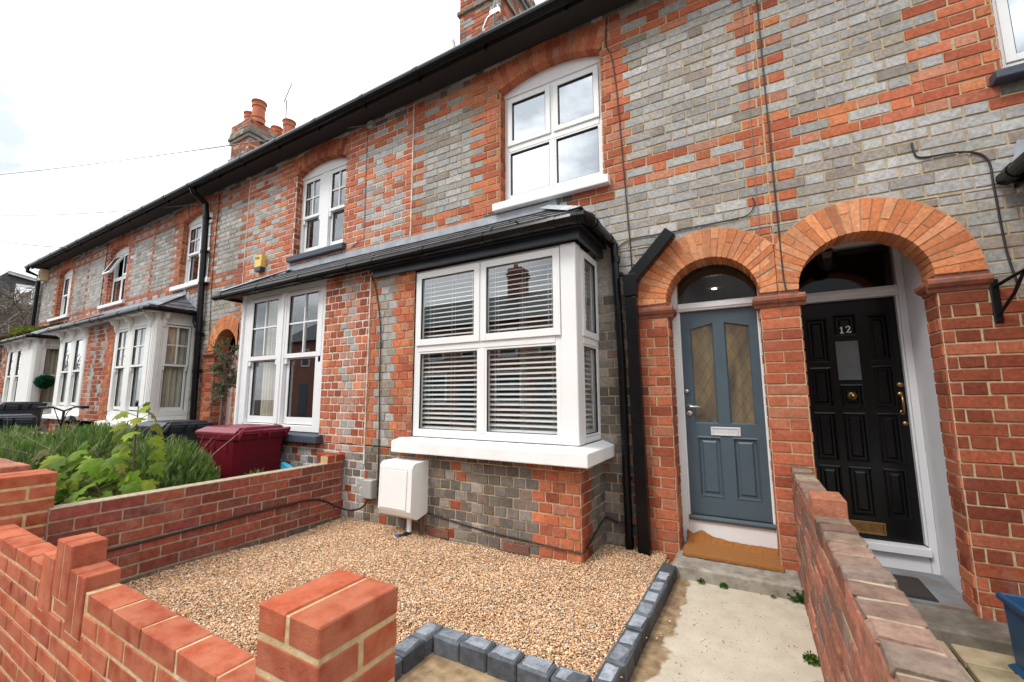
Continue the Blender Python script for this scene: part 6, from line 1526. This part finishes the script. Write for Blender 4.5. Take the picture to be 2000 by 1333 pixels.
bricks(lw, front(-1.72), -10.6, -8.0, -.02, .80, 'stretcher', lambda u, z, i, kd: pick(DEEP), None); lw.box(-10.6, -8.0, -1.715, -1.62, -.02, .80, (1, 1, 1), 1)
tag(lw.build('low_garden_wall', [MAT['brick'], MAT['mortd']]), 'low red brick wall below the bicycle handlebars', 'garden wall')

# slate-hung dormer house beyond the end of the terrace
dh = empty('slate_hung_house', (-30, 2.5, 0), 'dark slate hung house with a white framed window beyond the terrace end', 'house')
P = right(-26.0); mb = MB()
mb.box(-34, -26.015, -.6, 6.0, -.1, 4.0)
mb.prism(P, [(-.10, 3.9), (2.6, 3.9), (2.6, 5.92), (.62, 6.28), (-.10, 5.4)], -4, -.012)
mb.build('wall', mat('dark_slate_wall', (.07, .065, .065), .8, var=.2, vs=6), dh)
sl = MB(); z = 3.2
while z < 6.25:
    u = -.6+random.uniform(-.1, 0)
    while u < 2.6:
        if z+.05 < 5.45+max(0, (u+.1))*1.15 and z < 6.28-.182*max(0, u-.62):
            g = .068+random.uniform(-.02, .02); zt_ = z+.115; sl.add([P(u, z, .012), P(u+.19, z, .012), P(u+.19, zt_, .0), P(u, zt_, .0), P(u, z, 0), P(u+.19, z, 0)], [(0, 1, 2, 3), (4, 5, 1, 0)], (g, g*.97, g*.96))
        u += .2
    z += .11
sl.build('slates', MAT['slate'], dh)
bwm = MB(); bricks(bwm, right(-25.99), -.6, 3, -.1, 3.2, 'flemish', lambda u, z, i, kd: pick(DEEP), None); bwm.build('brick_wall', [MAT['brick'], MAT['mort']], dh)
window(dh, right(-25.97), .86, 1.42, 5.12, 5.93, .05, [dict(r=(.905, 1.375, 5.165, 5.885), w=.06, d=.02)], MAT['white'], MAT['glassup'])
rfm = MB(); rfm.prism(right(-25.9), [(.55, 6.30), (2.7, 5.91), (2.7, 5.99), (.6, 6.40)], -4, .05); rfm.build('roof', MAT['lead'], dh)
rfm = MB(); rfm.prism(right(-25.9), [(.60, 6.27), (2.7, 5.885), (2.7, 5.905), (.60, 6.29)], -.05, .06); rfm.build('verge_board', MAT['cream'], dh)
# bare street tree at the left edge
tr = empty('bare_tree', (-23.0, -1.25, -.1), 'bare leafless tree with tangled twigs at the left edge', 'tree')
tb = MB(); random.seed(21)
def branch(p, d, ln, r, lev):
    n_ = 4; pts = [p]
    for i in range(n_):
        d = (d+Vector((random.gauss(0, .16), random.gauss(0, .16), random.gauss(.02, .13)))).normalized(); p = p+d*ln/n_; pts.append(p)
    tb.tube(pts, [max(.011, r*(1-.5*i/n_)) for i in range(n_+1)], 6 if lev < 2 else 4, cap=False)
    if lev < 5:
        for i in range(random.choice((3, 4)) if lev < 4 else 3):
            q = pts[random.randint(1, n_)]; ax = Vector((random.gauss(0, 1), random.gauss(0, 1), random.gauss(.1, .7))).normalized()
            branch(q, (d*.75+ax*.8).normalized(), ln*random.uniform(.58, .8), r*.52, lev+1)
branch(Vector((-23.0, -1.25, -.1)), Vector((.03, .12, 1)), 3.0, .14, 0)
for (dx, dy, dz) in ((.6, .25, .5), (.8, .35, .15), (.5, .5, .8), (.3, .6, .3)): branch(Vector((-23.0, -1.0, 2.7)), Vector((dx*.4, dy+.35, dz)).normalized(), 2.1, .07, 1)
tb.build('branches', MAT['bark'], tr); random.seed(5)

# houses across the road (seen in the window reflections)
def bricktex():
    m, t, b = newmat('far_brickwork'); N = t.nodes; K = t.links; tcn = N.new('ShaderNodeTexCoord'); mpn = N.new('ShaderNodeMapping'); mpn.inputs['Rotation'].default_value = (math.pi/2, 0, 0)
    bt = N.new('ShaderNodeTexBrick'); bt.inputs['Color1'].default_value = (.33, .08, .045, 1); bt.inputs['Color2'].default_value = (.22, .06, .04, 1); bt.inputs['Mortar'].default_value = (.35, .28, .2, 1)
    bt.inputs['Scale'].default_value = 1; bt.inputs['Brick Width'].default_value = .235; bt.inputs['Row Height'].default_value = .08; bt.inputs['Mortar Size'].default_value = .008
    K.new(tcn.outputs['Object'], mpn.inputs[0]); K.new(mpn.outputs[0], bt.inputs['Vector']); K.new(bt.outputs['Color'], b.inputs['Base Color']); b.inputs['Roughness'].default_value = .9; return m
FB = bricktex(); YO = -15.5
for i in range(9):
    xa = 11.2-i*4.6; xb = xa-4.56
    oh = empty('terraced_house', ((xa+xb)/2, YO-3, 0), 'brick terraced house across the road', 'house', 'brick houses across the road')
    q = MB(); q.box(xb, xa, YO-7, YO, -.1, 5.1); q.build('wall', FB, oh)
    q = MB(); q.prism(right(xa), [(YO+.3, 5.05), (YO-3.5, 7.3), (YO-7.3, 5.05)], -(xa-xb), 0); q.build('roof', MAT['slate'] if False else mat('far_slate', (.05, .052, .058), .7), oh)
    if i % 2 == 1:
        q = MB(); q.box(xa-.45, xa+.45, YO-4, YO-3, 6.3, 8.8); q.box(xa-.53, xa+.53, YO-4.06, YO-2.94, 8.3, 8.5); q.lathe((xa-.15, YO-3.5, 8.8), [(.14, 0), (.12, .5)], 10); q.build('chimney', FB, oh)
    Pq = lambda u, z, d: (u, YO+d, z)
    for (a, b, c, d_) in ((xb+.7, xb+1.8, 3.2, 4.6), (xb+.5, xb+2.0, .9, 2.5), (xa-1.6, xa-.7, 3.3, 4.5)):
        q = MB(); q.ring(Pq, a, b, c, d_, .09, -.02, .05); q.pbox(Pq, a+.09, b-.09, (c+d_)/2-.03, (c+d_)/2+.03, -.02, .045); wq = q.build('window', MAT['whitep'], oh)
        q = MB(); q.add([Pq(a+.08, c+.08, .02), Pq(b-.08, c+.08, .02), Pq(b-.08, d_-.08, .02), Pq(a+.08, d_-.08, .02)], [(0, 1, 2, 3)]); q.build('pane', mat('far_glass', (.03, .035, .04), .05), wq)
    q = MB(); q.box(xa-1.7, xa-.8, YO-.05, YO+.03, 0, 2.1); q.build('door', MAT['bluedoor'], oh)
